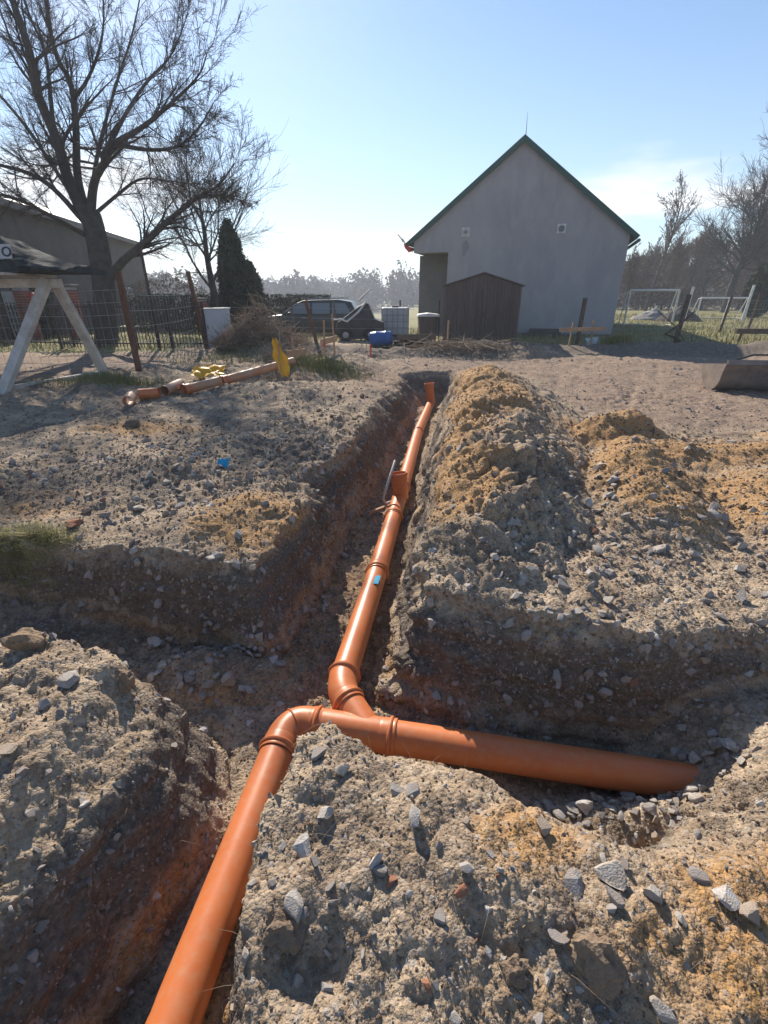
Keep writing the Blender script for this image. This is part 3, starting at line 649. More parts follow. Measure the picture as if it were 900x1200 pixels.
stuff('brick_chips', 'small red brick chips scattered in the earth', 420, stony, .005, .014, 3, shards_p, 14)

# ---------------------------------------------------------------- the buried sewer line
PZ = -.5; PR = .08
def at_p(px, py, z=PZ): return at(px, py, z)
sewer = empty('sewer_pipe', at_p(443, 860), label='orange plastic sewer line laid in the trenches with bends, branches and sockets', cat='pipe')
def spart(name, fn, m, smooth=True, parent=None):
    b = MB(); fn(b); o = b.build(name, m, None, smooth); o.location = -Vector(sewer.location)
    if parent is None: o.parent = sewer
    else: o.parent = parent; o.location = (0, 0, 0)
    return o
def straight(a, b_, r=PR, name='pipe_section'):
    d = Vector(b_)-Vector(a); L = d.length; d.normalize(); wn = max(2, int(L/.3))
    return spart(name, lambda q: q.lathe(a, d, [(0, r-.006)]+[(L*i/wn, r) for i in range(wn+1)]+[(L, r-.006)], 40), M['pipe'])
def socket(p, d, r=PR, L=.075, name='collar'):
    """a pipe socket: sleeve with the raised bead that holds the seal; the mouth is at p, sleeve runs along d"""
    p = Vector(p); R0 = r+.0045
    prof = [(-.003, r-.002), (-.003, R0+.002), (.004, R0+.004), (.010, R0+.002), (.014, R0+.001), (.018, R0+.009), (.025, R0+.012), (.032, R0+.009), (.036, R0+.001), (L*.8, R0), (L, R0-.001), (L+.012, r+.0005), (L+.013, r-.002)]
    return spart(name, lambda q: q.lathe(p, d, prof, 40), M['pipe'])
def bend(path, r=PR, name='elbow'):
    return spart(name, lambda q: q.tube(path, r, 40, cap=False), M['pipe'])
def bez(a, b_, c, n_=10): return [(1-t)**2*Vector(a)+2*t*(1-t)*Vector(b_)+t*t*Vector(c) for t in [i/n_ for i in range(n_+1)]]
# main line: from below the viewer, bend, junction, side trench to the right
dA = at_p(203, 1200); dB = at_p(323, 886); dirD = (dB-dA).normalized()
start = dA-dirD*1.1
mR0 = at_p(446, 861); mR1 = at_p(830, 921); dirC = (mR1-mR0).normalized()
mL = mR0-dirC*.235                                                   # left mouth of the junction
straight(start, dB-dirD*.0)
corner = dB+dirD*.15
# where the line of the side pipe and the line of the near pipe would meet
a2 = np.array([[dirD.x, dirC.x], [dirD.y, dirC.y]]); bb = np.array([mL.x-dB.x, mL.y-dB.y]); sol = np.linalg.solve(a2, bb)
X0 = dB+dirD*sol[0]
e1 = X0-dirD*.14; e2 = X0+dirC*.11
bend([e1-dirD*.02]+bez(e1, X0, e2, 14)+[e2+dirC*.02], PR+.003)
socket(e1+dirD*.0-dirD*.06, dirD); socket(e2+dirC*.02, dirC, L=.05, name='collar')
mid = bez(e1, X0, e2, 14)[8]; md = (bez(e1, X0, e2, 14)[9]-bez(e1, X0, e2, 14)[7]).normalized()
spart('bead', lambda q: q.lathe(mid-md*.004, md, [(0, PR), (.0, PR+.008), (.004, PR+.010), (.008, PR+.008), (.008, PR)], 40), M['pipe'])
junction = spart('junction', lambda q: q.tube([e2, mL, mR0+dirC*.02], PR+.003, 40, cap=False), M['pipe'])
socket(mR0+dirC*.075, -dirC, L=.075)
straight(mR0, mR1+dirC*.5)
# branch to the long trench
bA = at_p(438, 862)-dirC*.02; bE = at_p(405, 818, PZ+.02); dirE = (bE-bA).normalized()
lp = [at_p(402, 795, PZ+.02), at_p(441, 684, PZ+.02), at_p(464, 612), at_p(497, 490), at_p(504, 474)]
dirA = (lp[1]-lp[0]).normalized()
bend([bA, bA+(bE-bA)*.5, bE], PR-.001, 'branch')
socket(bE-dirE*.055, dirE, L=.06)
bend(bez(bE-dirE*.01, bE+dirE*.055, lp[0]+dirA*.02, 10), PR+.003)
socket(lp[0]+dirA*.055, -dirA, L=.05)
seg = [lp[0]+dirA*.02, at_p(443, 668, PZ+.02), at_p(462, 604), at_p(472, 570), at_p(490, 506), at_p(505, 472)]
for i in range(len(seg)-1):
    d = (seg[i+1]-seg[i]).normalized(); straight(seg[i], seg[i+1]+d*.03, PR-.002)
    if i: socket(seg[i]-d*.06, d, PR-.002, L=.09)
def riser(p, h, lean, name='inspection_socket'):
    p = Vector(p); d = Vector((lean[0], lean[1], 1)).normalized(); r = PR+.003
    prof = [(0, r*.9), (.02, r), (h-.1, r), (h-.085, r+.008), (h-.035, r+.008), (h-.03, r+.016), (h-.018, r+.018), (h-.008, r+.012), (h, r+.012), (h, r+.004), (h-.08, r+.002), (h-.10, r-.008), (h*.3, r-.008), (h*.25, 0.001)]
    return spart(name, lambda q: q.lathe(p, d, prof, 36), M['pipe'])
riser(at_p(470, 585), .29, (-.12, .16)); riser(at_p(505, 474), .42, (-.12, .06))
# blue sticker wrapped on the pipe
sp_ = at_p(443, 690, PZ+.02); ax = dirA; rightv = ax.cross(Vector((0, 0, 1))).normalized(); upv = rightv.cross(ax)
b = MB(); n_ = 8
for i in range(n_+1):
    q = R(82+60*i/n_)
    for s in (-.055, .055):
        b.v.append(tuple(sp_+ax*s+(rightv*math.cos(q)+upv*math.sin(q))*(PR+.001)))
for i in range(n_): b.f.append((2*i, 2*i+1, 2*i+3, 2*i+2))
o = b.build('sticker', M['sticker'], None, True); o.parent = sewer; o.location = -Vector(sewer.location)
# bent grey hose and thin pole beside the upright branch
b = MB(); pts = [at(463, 540, -.12), at(458, 556, -.2), at(452, 574, -.33), at(449, 585, -.45), at(452, 590, -.5), at(458, 588, -.52)]
b.tube(pts, .014, 10); tag(b.build('plastic_conduit', M['pvc'], smooth=True), 'pale grey bent conduit leaning on the trench wall beside the upright socket', 'conduit')
b = MB(); b.bar(at(432, 601, -.5), at(456, 592, -.52), .03, .02); tag(b.build('wooden_lath', M['wood']), 'thin lath lying on the trench floor left of the upright socket', 'lath')

# ---------------------------------------------------------------- spare pipes on the left plateau
def loose_pipe(p0, p1, r, label, sock=True, m='pipe_faded', fit=False):
    p0 = Vector(p0); p1 = Vector(p1); d = (p1-p0); L = d.length; d.normalize()
    t = empty('spare_pipe', p0, label=label, cat='pipe', group='spare pipes')
    def prt(nm, prof, mm):
        q = MB(); q.lathe((0, 0, 0), d, prof, 28); return q.build(nm, M[mm], t, True)
    prt('pipe_section', [(0, r-.006), (0, r), (L*.5, r), (L, r), (L, r-.006), (0, r-.006)], m)
    if sock: prt('socket', [(-.09, r+.010), (-.09, r+.020), (-.07, r+.022), (-.055, r+.018), (-.05, r+.009), (.03, r+.008), (.05, r), (.05, r-.003), (.02, r-.002), (-.085, r+.006), (-.09, r+.010)], 'pipe')
    return t
def gat(px, py, dz):
    p = ray(px, py); return Vector((p.x, p.y, gz(p.x, p.y)+dz))
pr = .075
def on(px, py, dz=None):                      # lying on the ground
    q = at(px, py, .12); return Vector((q.x, q.y, gz(q.x, q.y)+pr+.01))
loose_pipe(on(265, 447), on(345, 436), pr, 'long faded orange pipe at the back right of the spare pipes, socket towards the left')
loose_pipe(on(221, 456), on(258, 450), pr, 'faded pipe in the middle of the spare row with its bright socket to the left')
loose_pipe(on(193, 461), on(212, 452), pr, 'short stub with open end facing the viewer left of the socketed pipe', sock=False)
loose_pipe(on(163, 464), on(187, 463), pr, 'short orange offcut lying crosswise beside the ring', sock=False, m='pipe')
loose_pipe(on(150, 471), on(154, 466), pr, 'short pale ring of pipe standing open towards the viewer', sock=False)
# yellow sheet behind, and the flag of yellow foil on a bent rod
def sheet(name, c, ux, uy, nx, ny, amp, m, label, cat, seed=1, th=.004):
    c = Vector(c); ux = Vector(ux); uy = Vector(uy); nn = ux.cross(uy).normalized(); b = MB(); g = np.random.default_rng(seed)
    I, J = np.meshgrid(np.linspace(-1, 1, nx), np.linspace(-1, 1, ny), indexing='ij')
    h = perlin(I*2+seed, J*2, I*0+seed)*amp+perlin(I*5+seed, J*5, I*0)*amp*.5; edge = 1+.25*perlin(I*1.7+seed+5, J*1.7, I*0)
    for s in (0, 1):
        for i in range(nx):
            for j in range(ny): b.v.append(tuple(c+ux*(I[i, j]*edge[i, j])+uy*(J[i, j]*edge[i, j])+nn*(h[i, j]+s*th)))
    N0 = nx*ny
    for i in range(nx-1):
        for j in range(ny-1):
            q = (i*ny+j, (i+1)*ny+j, (i+1)*ny+j+1, i*ny+j+1); b.f.append(q); b.f.append(tuple(N0+k for k in q[::-1]))
    def edgeq(a, c_): b.f.append((a, c_, N0+c_, N0+a))
    for i in range(nx-1): edgeq(i*ny, (i+1)*ny); edgeq(i*ny+ny-1, (i+1)*ny+ny-1)
    for j in range(ny-1): edgeq(j, j+1); edgeq((nx-1)*ny+j, (nx-1)*ny+j+1)
    o = b.build(name, M[m], smooth=True)
    if label: tag(o, label, cat)
    return o
p = on(243, 441); sheet('plastic_sheet', p+Vector((0, .12, .05)), (.30, .0, 0), (0, .2, .07), 18, 12, .07, 'yellow', 'crumpled yellow foil lying behind the spare pipes', 'foil', 3)
fb = ray(330, 448); fb = Vector((fb.x, fb.y, gz(fb.x, fb.y)))
fl_t = empty('marker_flag', fb, label='yellow foil flag hanging from a thin bent rod on the left mound', cat='flag')
b = MB(); rp = [Vector((0, 0, -.1)), Vector((.0, 0, .3)), Vector((-.0, 0, .6)), Vector((.03, 0, .72)), Vector((.035, 0, .84)), Vector((.0, 0, .93))]; b.tube(rp, .007, 6); b.build('rod', M['wire'], fl_t, True)
b = MB(); g = 14
for s in (0, 1):
    for i in range(g+1):
        t = i/g; zz = .72-.62*t; wdt = .035+.10*math.sin(min(1, t*1.15)*2.6)+.02*math.sin(t*17)
        for j in range(5):
            k = j/4-.5; b.v.append((-.05+.14*t+k*wdt*1.7, .03*math.sin(k*7+t*6)+s*.012, zz+.03*math.sin(k*9+t*3)))
n0 = (g+1)*5
for i in range(g):
    for j in range(4):
        q = (i*5+j, (i+1)*5+j, (i+1)*5+j+1, i*5+j+1); b.f.append(q); b.f.append(tuple(n0+k for k in q[::-1]))
b.build('foil', M['yellow'], fl_t, True)
p = ray(262, 547); o = sheet('plastic_scrap', Vector((p.x, p.y, gz(p.x, p.y)+.03)), (.05, 0, .0), (0, .035, .03), 6, 5, .02, 'sticker', 'small scrap of bright blue plastic on the left plateau', 'scrap', 5)

M['soot'] = mat('soot_stain', (.22, .215, .225), .95, (.33, .32, .33), 5)
# ---------------------------------------------------------------- grey house with gable, porch, roof
HL = Vector((1.22, 21.8, 0)); HR = Vector((8.72, 19.2, 0)); gx = (HR-HL).normalized(); hn = Vector((-gx.y, gx.x, 0)); HWID = (HR-HL).length
hz = -.25; EZ = 3.42; PK = 6.38
house = empty('house', HL+Vector((0, 0, hz)), math.atan2(gx.y, gx.x), 'grey rendered gable house with green roof edge behind the brown shed', 'house')
W2 = HWID; ez = EZ-hz; pk = PK-hz; rc = 1.42; rt = 3.02-hz; dep = 11.
# front gable wall (with the porch cut out of its left corner)
b = MB(); b.prism([(0, 0, rt), (rc, 0, rt), (rc, 0, 0), (W2, 0, 0), (W2, 0, ez), (W2/2, 0, pk), (0, 0, ez)], (0, .3, 0)); b.build('gable_wall', M['plaster'], house)
b = MB(); b.box((W2-.15, .3+dep/2, ez/2), (.3, dep-.02, ez-.03)); b.build('side_wall', M['plaster'], house)
b = MB(); b.box((.55+.15, 1.9+dep/2, ez/2), (.3, dep-3.2, ez-.03)); b.build('side_wall', M['plaster'], house)
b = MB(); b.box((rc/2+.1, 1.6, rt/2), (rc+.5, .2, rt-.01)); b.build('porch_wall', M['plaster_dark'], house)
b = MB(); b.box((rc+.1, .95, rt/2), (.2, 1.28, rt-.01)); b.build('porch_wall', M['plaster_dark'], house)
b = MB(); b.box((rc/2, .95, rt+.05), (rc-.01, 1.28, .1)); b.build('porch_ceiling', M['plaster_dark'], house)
b = MB(); b.box((W2/2, dep+.3, pk/2-.5), (W2-.7, .25, pk-1.6)); b.build('rear_wall', M['plaster'], house)
# the two roof slopes, then the green verge boards, gutters
sl = Vector((W2/2, 0, pk-ez)); ln = sl.length; ud = sl.normalized(); nu = Vector((-ud.z, 0, ud.x))
for s in (1, -1):
    def P_(x, z): return (x, 0, z) if s == 1 else (W2-x, 0, z)
    lo = Vector((0, 0, ez))-ud*.28; top = Vector((W2/2, 0, pk))
    q = [lo+nu*.03, top+Vector((0, 0, .04)), top+Vector((0, 0, .12)), lo+nu*.09]
    b = MB(); pl = [Vector(P_(v.x, v.z))+Vector((0, -.12, 0)) for v in q]; b.prism(pl, (0, dep+.7, 0)); rf = b.build('roof_slope', M['roof'], house)
    q = [lo-nu*.02, top+Vector((0, 0, -.03)), top+Vector((0, 0, .145)), lo+nu*.115]
    b = MB(); b.prism([Vector(P_(v.x, v.z))+Vector((0, -.16, 0)) for v in q], (0, .037, 0)); b.build('verge_board', M['fascia'], house)
    q = [lo+nu*.118, top+Vector((0, 0, .148)), top+Vector((0, 0, .17)), lo+nu*.138]
    b = MB(); b.prism([Vector(P_(v.x, v.z))+Vector((0, -.18, 0)) for v in q], (0, .2, 0)); b.build('verge_flashing', M['fascia'], house)
    gxp = -.30 if s == 1 else W2+.30
    b = MB(); b.tube([(gxp, -.12, ez-.20), (gxp, dep+.4, ez-.20)], .06, 10); b.build('gutter', M['fascia'], house, True)
def vent(x, z, hole):
    b = MB(); b.box((x, -.02, z), (.30, .036, .30)); f = b.build('vent_plate', M['white'], house, bevel=.006)
    b = MB(); b.lathe((x, -.039, z), (0, -1, 0), [(0, .001), (0, .125), (.014, .13), (.018, .115), (.006, .10), (.006, .001)], 28); b.build('vent_ring', M['ibc'], f, True)
    b = MB(); b.lathe((x, -.046, z), (0, -1, 0), [(0, .001), (0, hole), (.004, hole), (.004, .001)], 28); o = b.build('vent_hole', M['dark'], f)
    for k in range(5):
        b = MB(); b.box((x, -.056, z-.08+.04*k), (.19, .008, .012), (R(25), 0, 0)); b.build('louvre', M['ibc'], f)
def hx(px, py):          # photo point on the gable plane, in the house's own axes
    u = (px-450)/FPX; v = (py-600)/FPX; d = Vector((u, math.cos(PITCH)-v*math.sin(PITCH), -math.sin(PITCH)-v*math.cos(PITCH))); o_ = Vector((0, 0, CAM_H))
    t = (HL-o_).dot(hn)/d.dot(hn); q = o_+d*t-HL; return q.dot(gx), q.z-hz
for px, py, hl in ((546, 272, .05), (658, 268, .095)): vent(*hx(px, py), hl)
xx_, zz_ = hx(545, 291)
q = MB(); ring = [(xx_+.13*(1+.3*math.sin(3*a_+1))*math.cos(a_), -.003, zz_+.26*(1+.25*math.sin(2*a_))*math.sin(a_)) for a_ in [2*math.pi*k/28 for k in range(28)]]
q.prism(ring, (0, .002, 0)); q.build('soot_stain', M['soot'], house)
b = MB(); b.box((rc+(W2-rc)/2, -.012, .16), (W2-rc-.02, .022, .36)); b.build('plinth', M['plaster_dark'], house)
b = MB(); b.tube([(W2/2, .1, pk+.15), (W2/2-.02, .1, pk+.85)], [.015, .006], 6); b.build('lightning_rod', M['wire'], house)
# flag at the eave
ft = empty('house_flag', HL+gx*-.05+Vector((0, .0, 3.15)), label='furled white and red flag on a slanting staff under the left eave', cat='flag')
b = MB(); b.tube([(0, 0, -.1), (-.62, -.1, .52)], .018, 8); b.build('staff', M['wood'], ft)
b = MB(); b.tube([(-.05, -.02, -.06), (-.12, -.03, -.04), (-.3, -.05, .12), (-.36, -.06, .2)], [.02, .09, .06, .02], 9); b.build('red_cloth', M['red'], ft, True)
b = MB(); b.tube([(-.34, -.06, .24), (-.4, -.07, .30), (-.5, -.08, .40)], [.02, .055, .02], 9); b.build('white_cloth', M['white'], ft, True)

# ---------------------------------------------------------------- brown sheet metal shed
SX0, SX1, SY = 1.80, 4.02, 15.1
shed = empty('shed', (SX0, SY+.25, -.05), R(-8), 'small dark brown corrugated metal shed in front of the grey house', 'shed')
sw = SX1-SX0; sh = 1.78; sp = 2.10
def topz(x): return sh+(sp-sh)*(1-abs(x-sw/2)/(sw/2))
nsh = 22; pw = sw/nsh
for i in range(nsh):       # front wall: ribbed panels
    b = MB(); x0 = i*pw; x1 = x0+pw*.97; a_ = .02 if (i in (10, 11)) else 0
    pts = [(x0, 0), (x0+pw*.28, 0), (x0+pw*.36, -.022), (x0+pw*.72, -.022), (x0+pw*.8, 0), (x1, 0)]
    for (x, y) in pts: b.v += [(x, y-a_, 0), (x, y-a_, topz(x)-.02)]
    for k in range(5): b.f.append((2*k, 2*k+2, 2*k+3, 2*k+1))
    b.build('wall_panel', M['shed'], shed)
b = MB(); b.prism([(0, .012, 0), (sw, .012, 0), (sw, .012, sh-.03), (sw/2, .012, sp-.04), (0, .012, sh-.03)], (0, .02, 0)); b.build('front_frame', M['shed'], shed)
for x in (.012, sw-.012):
    b = MB(); b.box((x, .95, sh/2-.01), (.02, 1.8, sh-.03)); b.build('side_wall', M['shed'], shed)
b = MB(); b.box((sw/2, 1.86, sh/2), (sw-.05, .02, sh-.04)); b.build('rear_wall', M['shed'], shed)
for s in (0, 1):
    lo = Vector((-.07 if s == 0 else sw+.07, -.08, sh-.03)); tp = Vector((sw/2, -.08, sp))
    b = MB(); b.prism([lo, tp, tp+Vector((0, 0, .035)), lo+Vector((0, 0, .035))], (0, 2.05, 0)); b.build('roof_panel', M['fascia'] if False else M['shed'], shed)
b = MB(); b.box((sw*.5+.06, -.05, 1.0), (.03, .04, .14)); b.build('handle', M['dark'], shed)
for x in (sw*.5-.012,):
    b = MB(); b.box((x, -.032, .85), (.03, .02, 1.66)); b.build('door_edge', M['dark'], shed)

# ---------------------------------------------------------------- wooden laths, batter boards
def gp(x, y, dz=0): return Vector((x, y, gz(x, y)+dz))
def batter(name, pa, pb, hts, bz, label, wd=.035, board='wood', tape=False, bh=.12, ext=.12):
    a = Vector(pa); c = Vector(pb); t = empty(name, (a.x, a.y, gz(a.x, a.y)), label=label, cat='batter board'); L = (c-a); lx = Vector((L.x, L.y, gz(c.x, c.y)-gz(a.x, a.y)))
    for k, (q, h) in enumerate(((Vector((0, 0, 0)), hts[0]), (lx, hts[1]))):
        b = MB(); b.bar(q+Vector((0, 0, -.2)), q+Vector((.03*(1-2*k), 0, h)), wd, wd, up=(0, 1, 0)); b.build('stake', M[board], t)
        if tape and k == 0:
            b = MB(); b.box(q+Vector((.0, 0, h*.42)), (wd+.02, wd+.02, .10)); b.build('tape', M['red'], t)
    dd = Vector((L.x, L.y, 0)).normalized()
    b = MB(); b.bar(-dd*ext+Vector((0, -.032, bz)), lx+dd*ext+Vector((0, -.032, bz)), .022, bh, up=(0, 1, 0)) if False else b.bar(-dd*ext+Vector((0, -.032, bz)), Vector((lx.x, lx.y, 0))+dd*ext+Vector((0, -.032, bz+.02)), .022, bh)
    b.build('board', M[board], t)
    return t
def gy(px, y): q = at(px, 400, y=y); return (q.x, y, 0)
batter('batter_board', gy(379, 10.5), gy(392, 11.0), (.80, .92), .38, 'pine profile board on two stakes with red paint, left of the trench end', tape=True)
batter('batter_board', gy(341, 9.9), gy(352, 10.0), (.55, .35), .26, 'low profile board behind the yellow flag', ext=.1)
batter('batter_board', gy(472, 14.2), gy(506, 14.3), (.45, .5), .36, 'reddish profile board left of the shed', board='wood_dk', bh=.14)
batter('batter_board', gy(667, 13.9), gy(693, 14.0), (.62, .68), .42, 'profile board on two stakes in front of the right house wall', board='wood', bh=.1, ext=.35)
b = MB(); q = gp(*gy(524, 13.8)[:2]); b.bar(q+Vector((0, 0, -.2)), q+Vector((.01, 0, .82)), .04, .04); tag(b.build('wooden_stake', M['wood']), 'single pale stake in front of the left side of the shed', 'stake')
b = MB(); q = gp(*gy(474, 11.4)[:2]); b.bar(q+Vector((0, 0, -.1)), q+Vector((.0, 0, .42)), .02, .02); tag(b.build('wooden_stake', M['wood_w']), 'thin pale peg near the trench end in front of the blue barrel', 'stake')
b = MB(); q = gp(*gy(434, 11.6)[:2]); b.bar(q+Vector((0, 0, -.1)), q+Vector((.0, 0, .30)), .035, .035); tag(b.build('marker_peg', M['red']), 'small red marker peg left of the blue barrel', 'stake')

# ---------------------------------------------------------------- posts and fences
def post(px, py, y0, px2, py2, r, m, label, name='fence_post', sq=False):
    """leaning or upright post: foot at distance y0 under (px, py), top at (px2, py2) at the same distance"""
    f = at(px, py, y=y0); f.z = gz(f.x, y0)-.25; tp = at(px2, py2, y=y0); b = MB()
    if sq: b.bar(f, tp, r*2, r*2)
    else: b.tube([f, tp], r, 8)
    o = b.build(name, M[m], smooth=not sq); return tag(o, label, 'post')
post(163, 435, 10.0, 138, 318, .045, 'rust', 'rusty tall post nearest the trestle on the left', sq=True)
post(188, 412, 14.2, 164, 288, .04, 'fence', 'tall dark post rising above the bar fence')
post(244, 412, 14.2, 220, 318, .045, 'rust', 'tall rusty post beside the grey cabinet', sq=True)
post(373, 396, 13.0, 358, 352, .04, 'rust', 'rusty post in front of the dark car bonnet', sq=True)
post(676, 402, 15.4, 686, 349, .05, 'wood_dk', 'dark post leaning before the right house wall', sq=True)
post(790, 403, 16.0, 808, 345, .05, 'wood_dk', 'thick dark leaning fence post right of the house', sq=True)
post(846, 378, 21.0, 858, 347, .05, 'wood_dk', 'thin dark post left of the far right goal')
post(878, 379, 21.0, 892, 344, .05, 'wood_dk', 'dark post near the right picture edge behind the timber rail')
post(866, 400, 16.5, 870, 386, .04, 'wood_dk', 'short stub post carrying the timber rail')
post(804, 362, 26, 813, 336, .06, 'white', 'white leaning pole beside the small goal')
post(850, 366, 27, 856, 350, .06, 'white', 'short white pole between the dark posts')
post(874, 360, 30, 884, 334, .07, 'white', 'white leaning pole at the far right')
post(515, 386, 16.6, 515, 352, .02, 'dark', 'thin dark rod left of the shed')
post(469, 384, 19, 469, 352, .03, 'dark', 'thin dark post behind the white tank')
for i, (px, t_) in enumerate(((320, 355), (335, 356), (345, 352), (395, 352))):
    post(px, 378, 21, px-4, t_, .035, 'wood_dk', ['short post left of the rusty post', 'second short post left of the rusty post', 'short post right beside the thuja', 'short post behind the car roof'][i])
tim = empty('timber_rail', at(866, 388, y=16.3), label='dark horizontal timber on stubs above the excavator bucket', cat='rail')
b = MB(); b.bar((-.1, 0, .0), (3.4, .1, -.02), .12, .16); b.build('beam', M['wood_dk'], tim)
b = MB(); b.bar((1.2, .05, -.55), (1.2, .05, -.08), .1, .1); b.build('stub', M['wood_dk'], tim)
# steel bar fence: every bar its own part
def bar_fence(x0, x1, y0, h, gap, label, lean=0.0, n_rails=2, m='fence'):
    t = empty('bar_fence', (x0, y0, gz(x0, y0)), label=label, cat='fence'); L = x1-x0; k = int(L/gap)
    mb = MB(); mb.box((0, 0, h/2), (.018, .018, h)); proto_ = mb.build('bar', M[m], t)
    for i in range(k+1):
        o = proto_ if i == 0 else proto_.copy()
        if i: col.objects.link(o); o.parent = t
        o.location = (i*gap+.02, 0, .03)
    for z in (.12, h-.12):
        b = MB(); b.box((L/2, .022, z+.03), (L, .02, .035)); b.build('rail', M[m], t)
    for x in (0, L*.5, L):
        b = MB(); b.box((x, .05, (h+.1)/2-.1), (.06, .06, h+.2)); b.build('post', M[m], t)
    return t
bar_fence(-7.05, -5.05, 14.15, 1.2, .095, 'dark steel bar fence panel between the tall post and the grey cabinet')
bar_fence(-9.3, -7.15, 14.25, 1.2, .095, 'dark steel bar fence panel behind the rusty tall post')
bar_fence(-15, -9.4, 15.0, 1.2, .14, 'dark steel bar fence panel at the left behind the trestle')
def wire_fence(pts, h, nw, label, vert=0, r=.004, posts=True):
    t = empty('wire_fence', pts[0], label=label, cat='fence'); o0 = Vector(pts[0])
    for k in range(nw):
        b = MB(); path = []
        for i in range(len(pts)-1):
            a, c = Vector(pts[i]), Vector(pts[i+1])
            for s in range(8):
                q = a.lerp(c, s/8); q.z += h*(k+1)/nw-.03*math.sin(math.pi*s/8); path.append(q-o0)
        path.append(Vector(pts[-1])+Vector((0, 0, h*(k+1)/nw))-o0); b.tube(path, r, 4); b.build('wire', M['wire'], t)
    if vert:
        b = MB()
        for i in range(len(pts)-1):
            a, c = Vector(pts[i]), Vector(pts[i+1]); n__ = int((c-a).length/vert)
            for s in range(n__):
                q = a.lerp(c, s/n__)-o0; b.tube([q, q+Vector((0, 0, h-.03))], r*.8, 3, cap=False)
        o = b.build('mesh_wires', M['wire'], t); o['kind'] = 'stuff'
    return t
wire_fence([(-9.5, 9.4, .02), (-7.4, 9.8, .02), (-5.08, 10.0, .03)], 1.55, 7, 'sagging wire fence between the trestle and the rusty post', .16)
wire_fence([(-5.08, 10.05, .0), (-5.3, 14.1, .0)], 1.5, 5, 'wire fence running back from the rusty post', .2, .003)
wire_fence([(-5.0, 15.5, -.0), (-3.2, 15.8, -.0), (1.0, 16.6, -.1)], 1.15, 4, 'wire fence passing behind the brushwood and the car', 0, .004)
wire_fence([(6.2, 15.4, .0), (9.6, 16.0, 0), (14.5, 17.2, .0)], 1.35, 5, 'wire fence on the right beside the grass', .3, .0035)
wire_fence([(10.5, 21.0, .0), (13.5, 21.0, 0), (18, 21.5, .0)], 1.2, 3, 'wire fence in front of the far goals', .3, .003)
# grey service cabinet
c0 = gp(-5.05, 14.35); cabt = empty('service_cabinet', c0, R(4), 'pale grey electrical cabinet standing right of the bar fence', 'cabinet')
b = MB(); b.box((.33, 0, .55), (.66, .3, 1.1)); b.build('housing', M['cabinet'], cabt, bevel=.008)
b = MB(); b.prism([(-.03, -.18, 1.1), (.69, -.18, 1.1), (.69, -.18, 1.125), (-.03, -.18, 1.115)], (0, .36, 0)); b.build('lid', M['white'], cabt)
b = MB(); b.box((.33, -.158, .62), (.58, .014, .86)); dd = b.build('door', M['cabinet'], cabt, bevel=.004)
b = MB(); b.box((.08, -.17, .62), (.02, .02, .09)); b.build('handle', M['dark'], dd)
b = MB(); b.box((.33, 0, .02), (.7, .34, .16)); b.build('plinth', M['plaster'], cabt)

# ---------------------------------------------------------------- trestle with tarpaulin load
F1 = gp(-6.15, 7.6); F2 = gp(-5.48, 9.55); AP = Vector((-5.42, 8.5, 1.66))
tr = empty('trestle', F1, label='whitewashed wooden A-frame trestle holding a board deck at the left', cat='trestle')
for f, s in ((F1, -1), (F2, 1)):
    b = MB(); b.bar(f-F1+Vector((0, 0, -.05)), AP-F1+Vector((.03*s, .04*s, .05)), .10, .15, up=(1, 0, 0)); b.build('leg', M['wood_w'], tr)
b = MB(); b.bar(F1-F1+Vector((-.1, -.1, .06)), F2-F1+Vector((0, 0, .05)), .08, .09); b.build('ground_rail', M['wood_w'], tr)
f3 = gp(-9.2, 7.6); f4 = gp(-8.9, 9.5); ap2 = AP+Vector((-3.5, .0, 0))
for f in (f3, f4):
    b = MB(); b.bar(f-F1, ap2-F1, .10, .15, up=(1, 0, 0)); b.build('leg', M['wood_w'], tr)
b = MB(); b.bar(AP-F1+Vector((.15, .0, .0)), ap2-F1+Vector((-.1, 0, 0)), .14, .13, up=(0, 0, 1)); b.build('beam', M['wood_w'], tr)
for k in range(4):
    b = MB(); b.box(AP-F1+Vector((-1.9, -.5+.34*k, .12)), (3.3-.1*(k % 2), .31, .035)); b.build('deck_board', M['wood_w'], tr)
tl = AP+Vector((-1.1, .15, .15))
b = MB(); nx, ny = 46, 18
for i in range(nx):
    for j in range(ny):
        s = i/(nx-1); q = j/(ny-1)*math.pi
        prof = max(.06, (.66-.05*math.sin(s*9))*(1-float(sst(.45, 1.1, s))*.9)) if True else 0
        rr_ = .96+.22*float(perlin(np.array([s*7.]), np.array([q*2.]), np.array([.3]))[0])+.14*float(perlin(np.array([s*17.]), np.array([q*5.]), np.array([.7]))[0])
        b.v.append((-1.9+s*3.55, -math.cos(q)*.62*rr_, math.sin(q)**.8*prof*rr_))
for i in range(nx-1):
    for j in range(ny-1): b.f.append((i*ny+j, (i+1)*ny+j, (i+1)*ny+j+1, i*ny+j+1))
b.f.append(tuple(range(ny))); b.f.append(tuple((nx-1)*ny+j for j in range(ny))[::-1])
for i in range(nx-1): b.f.append((i*ny, i*ny+ny-1, (i+1)*ny+ny-1, (i+1)*ny))
tarp = b.build('tarpaulin_load', M['tarp'], smooth=True, loc=tl); tag(tarp, 'load under a crumpled black tarpaulin with white digits lying on the trestle', 'tarpaulin')
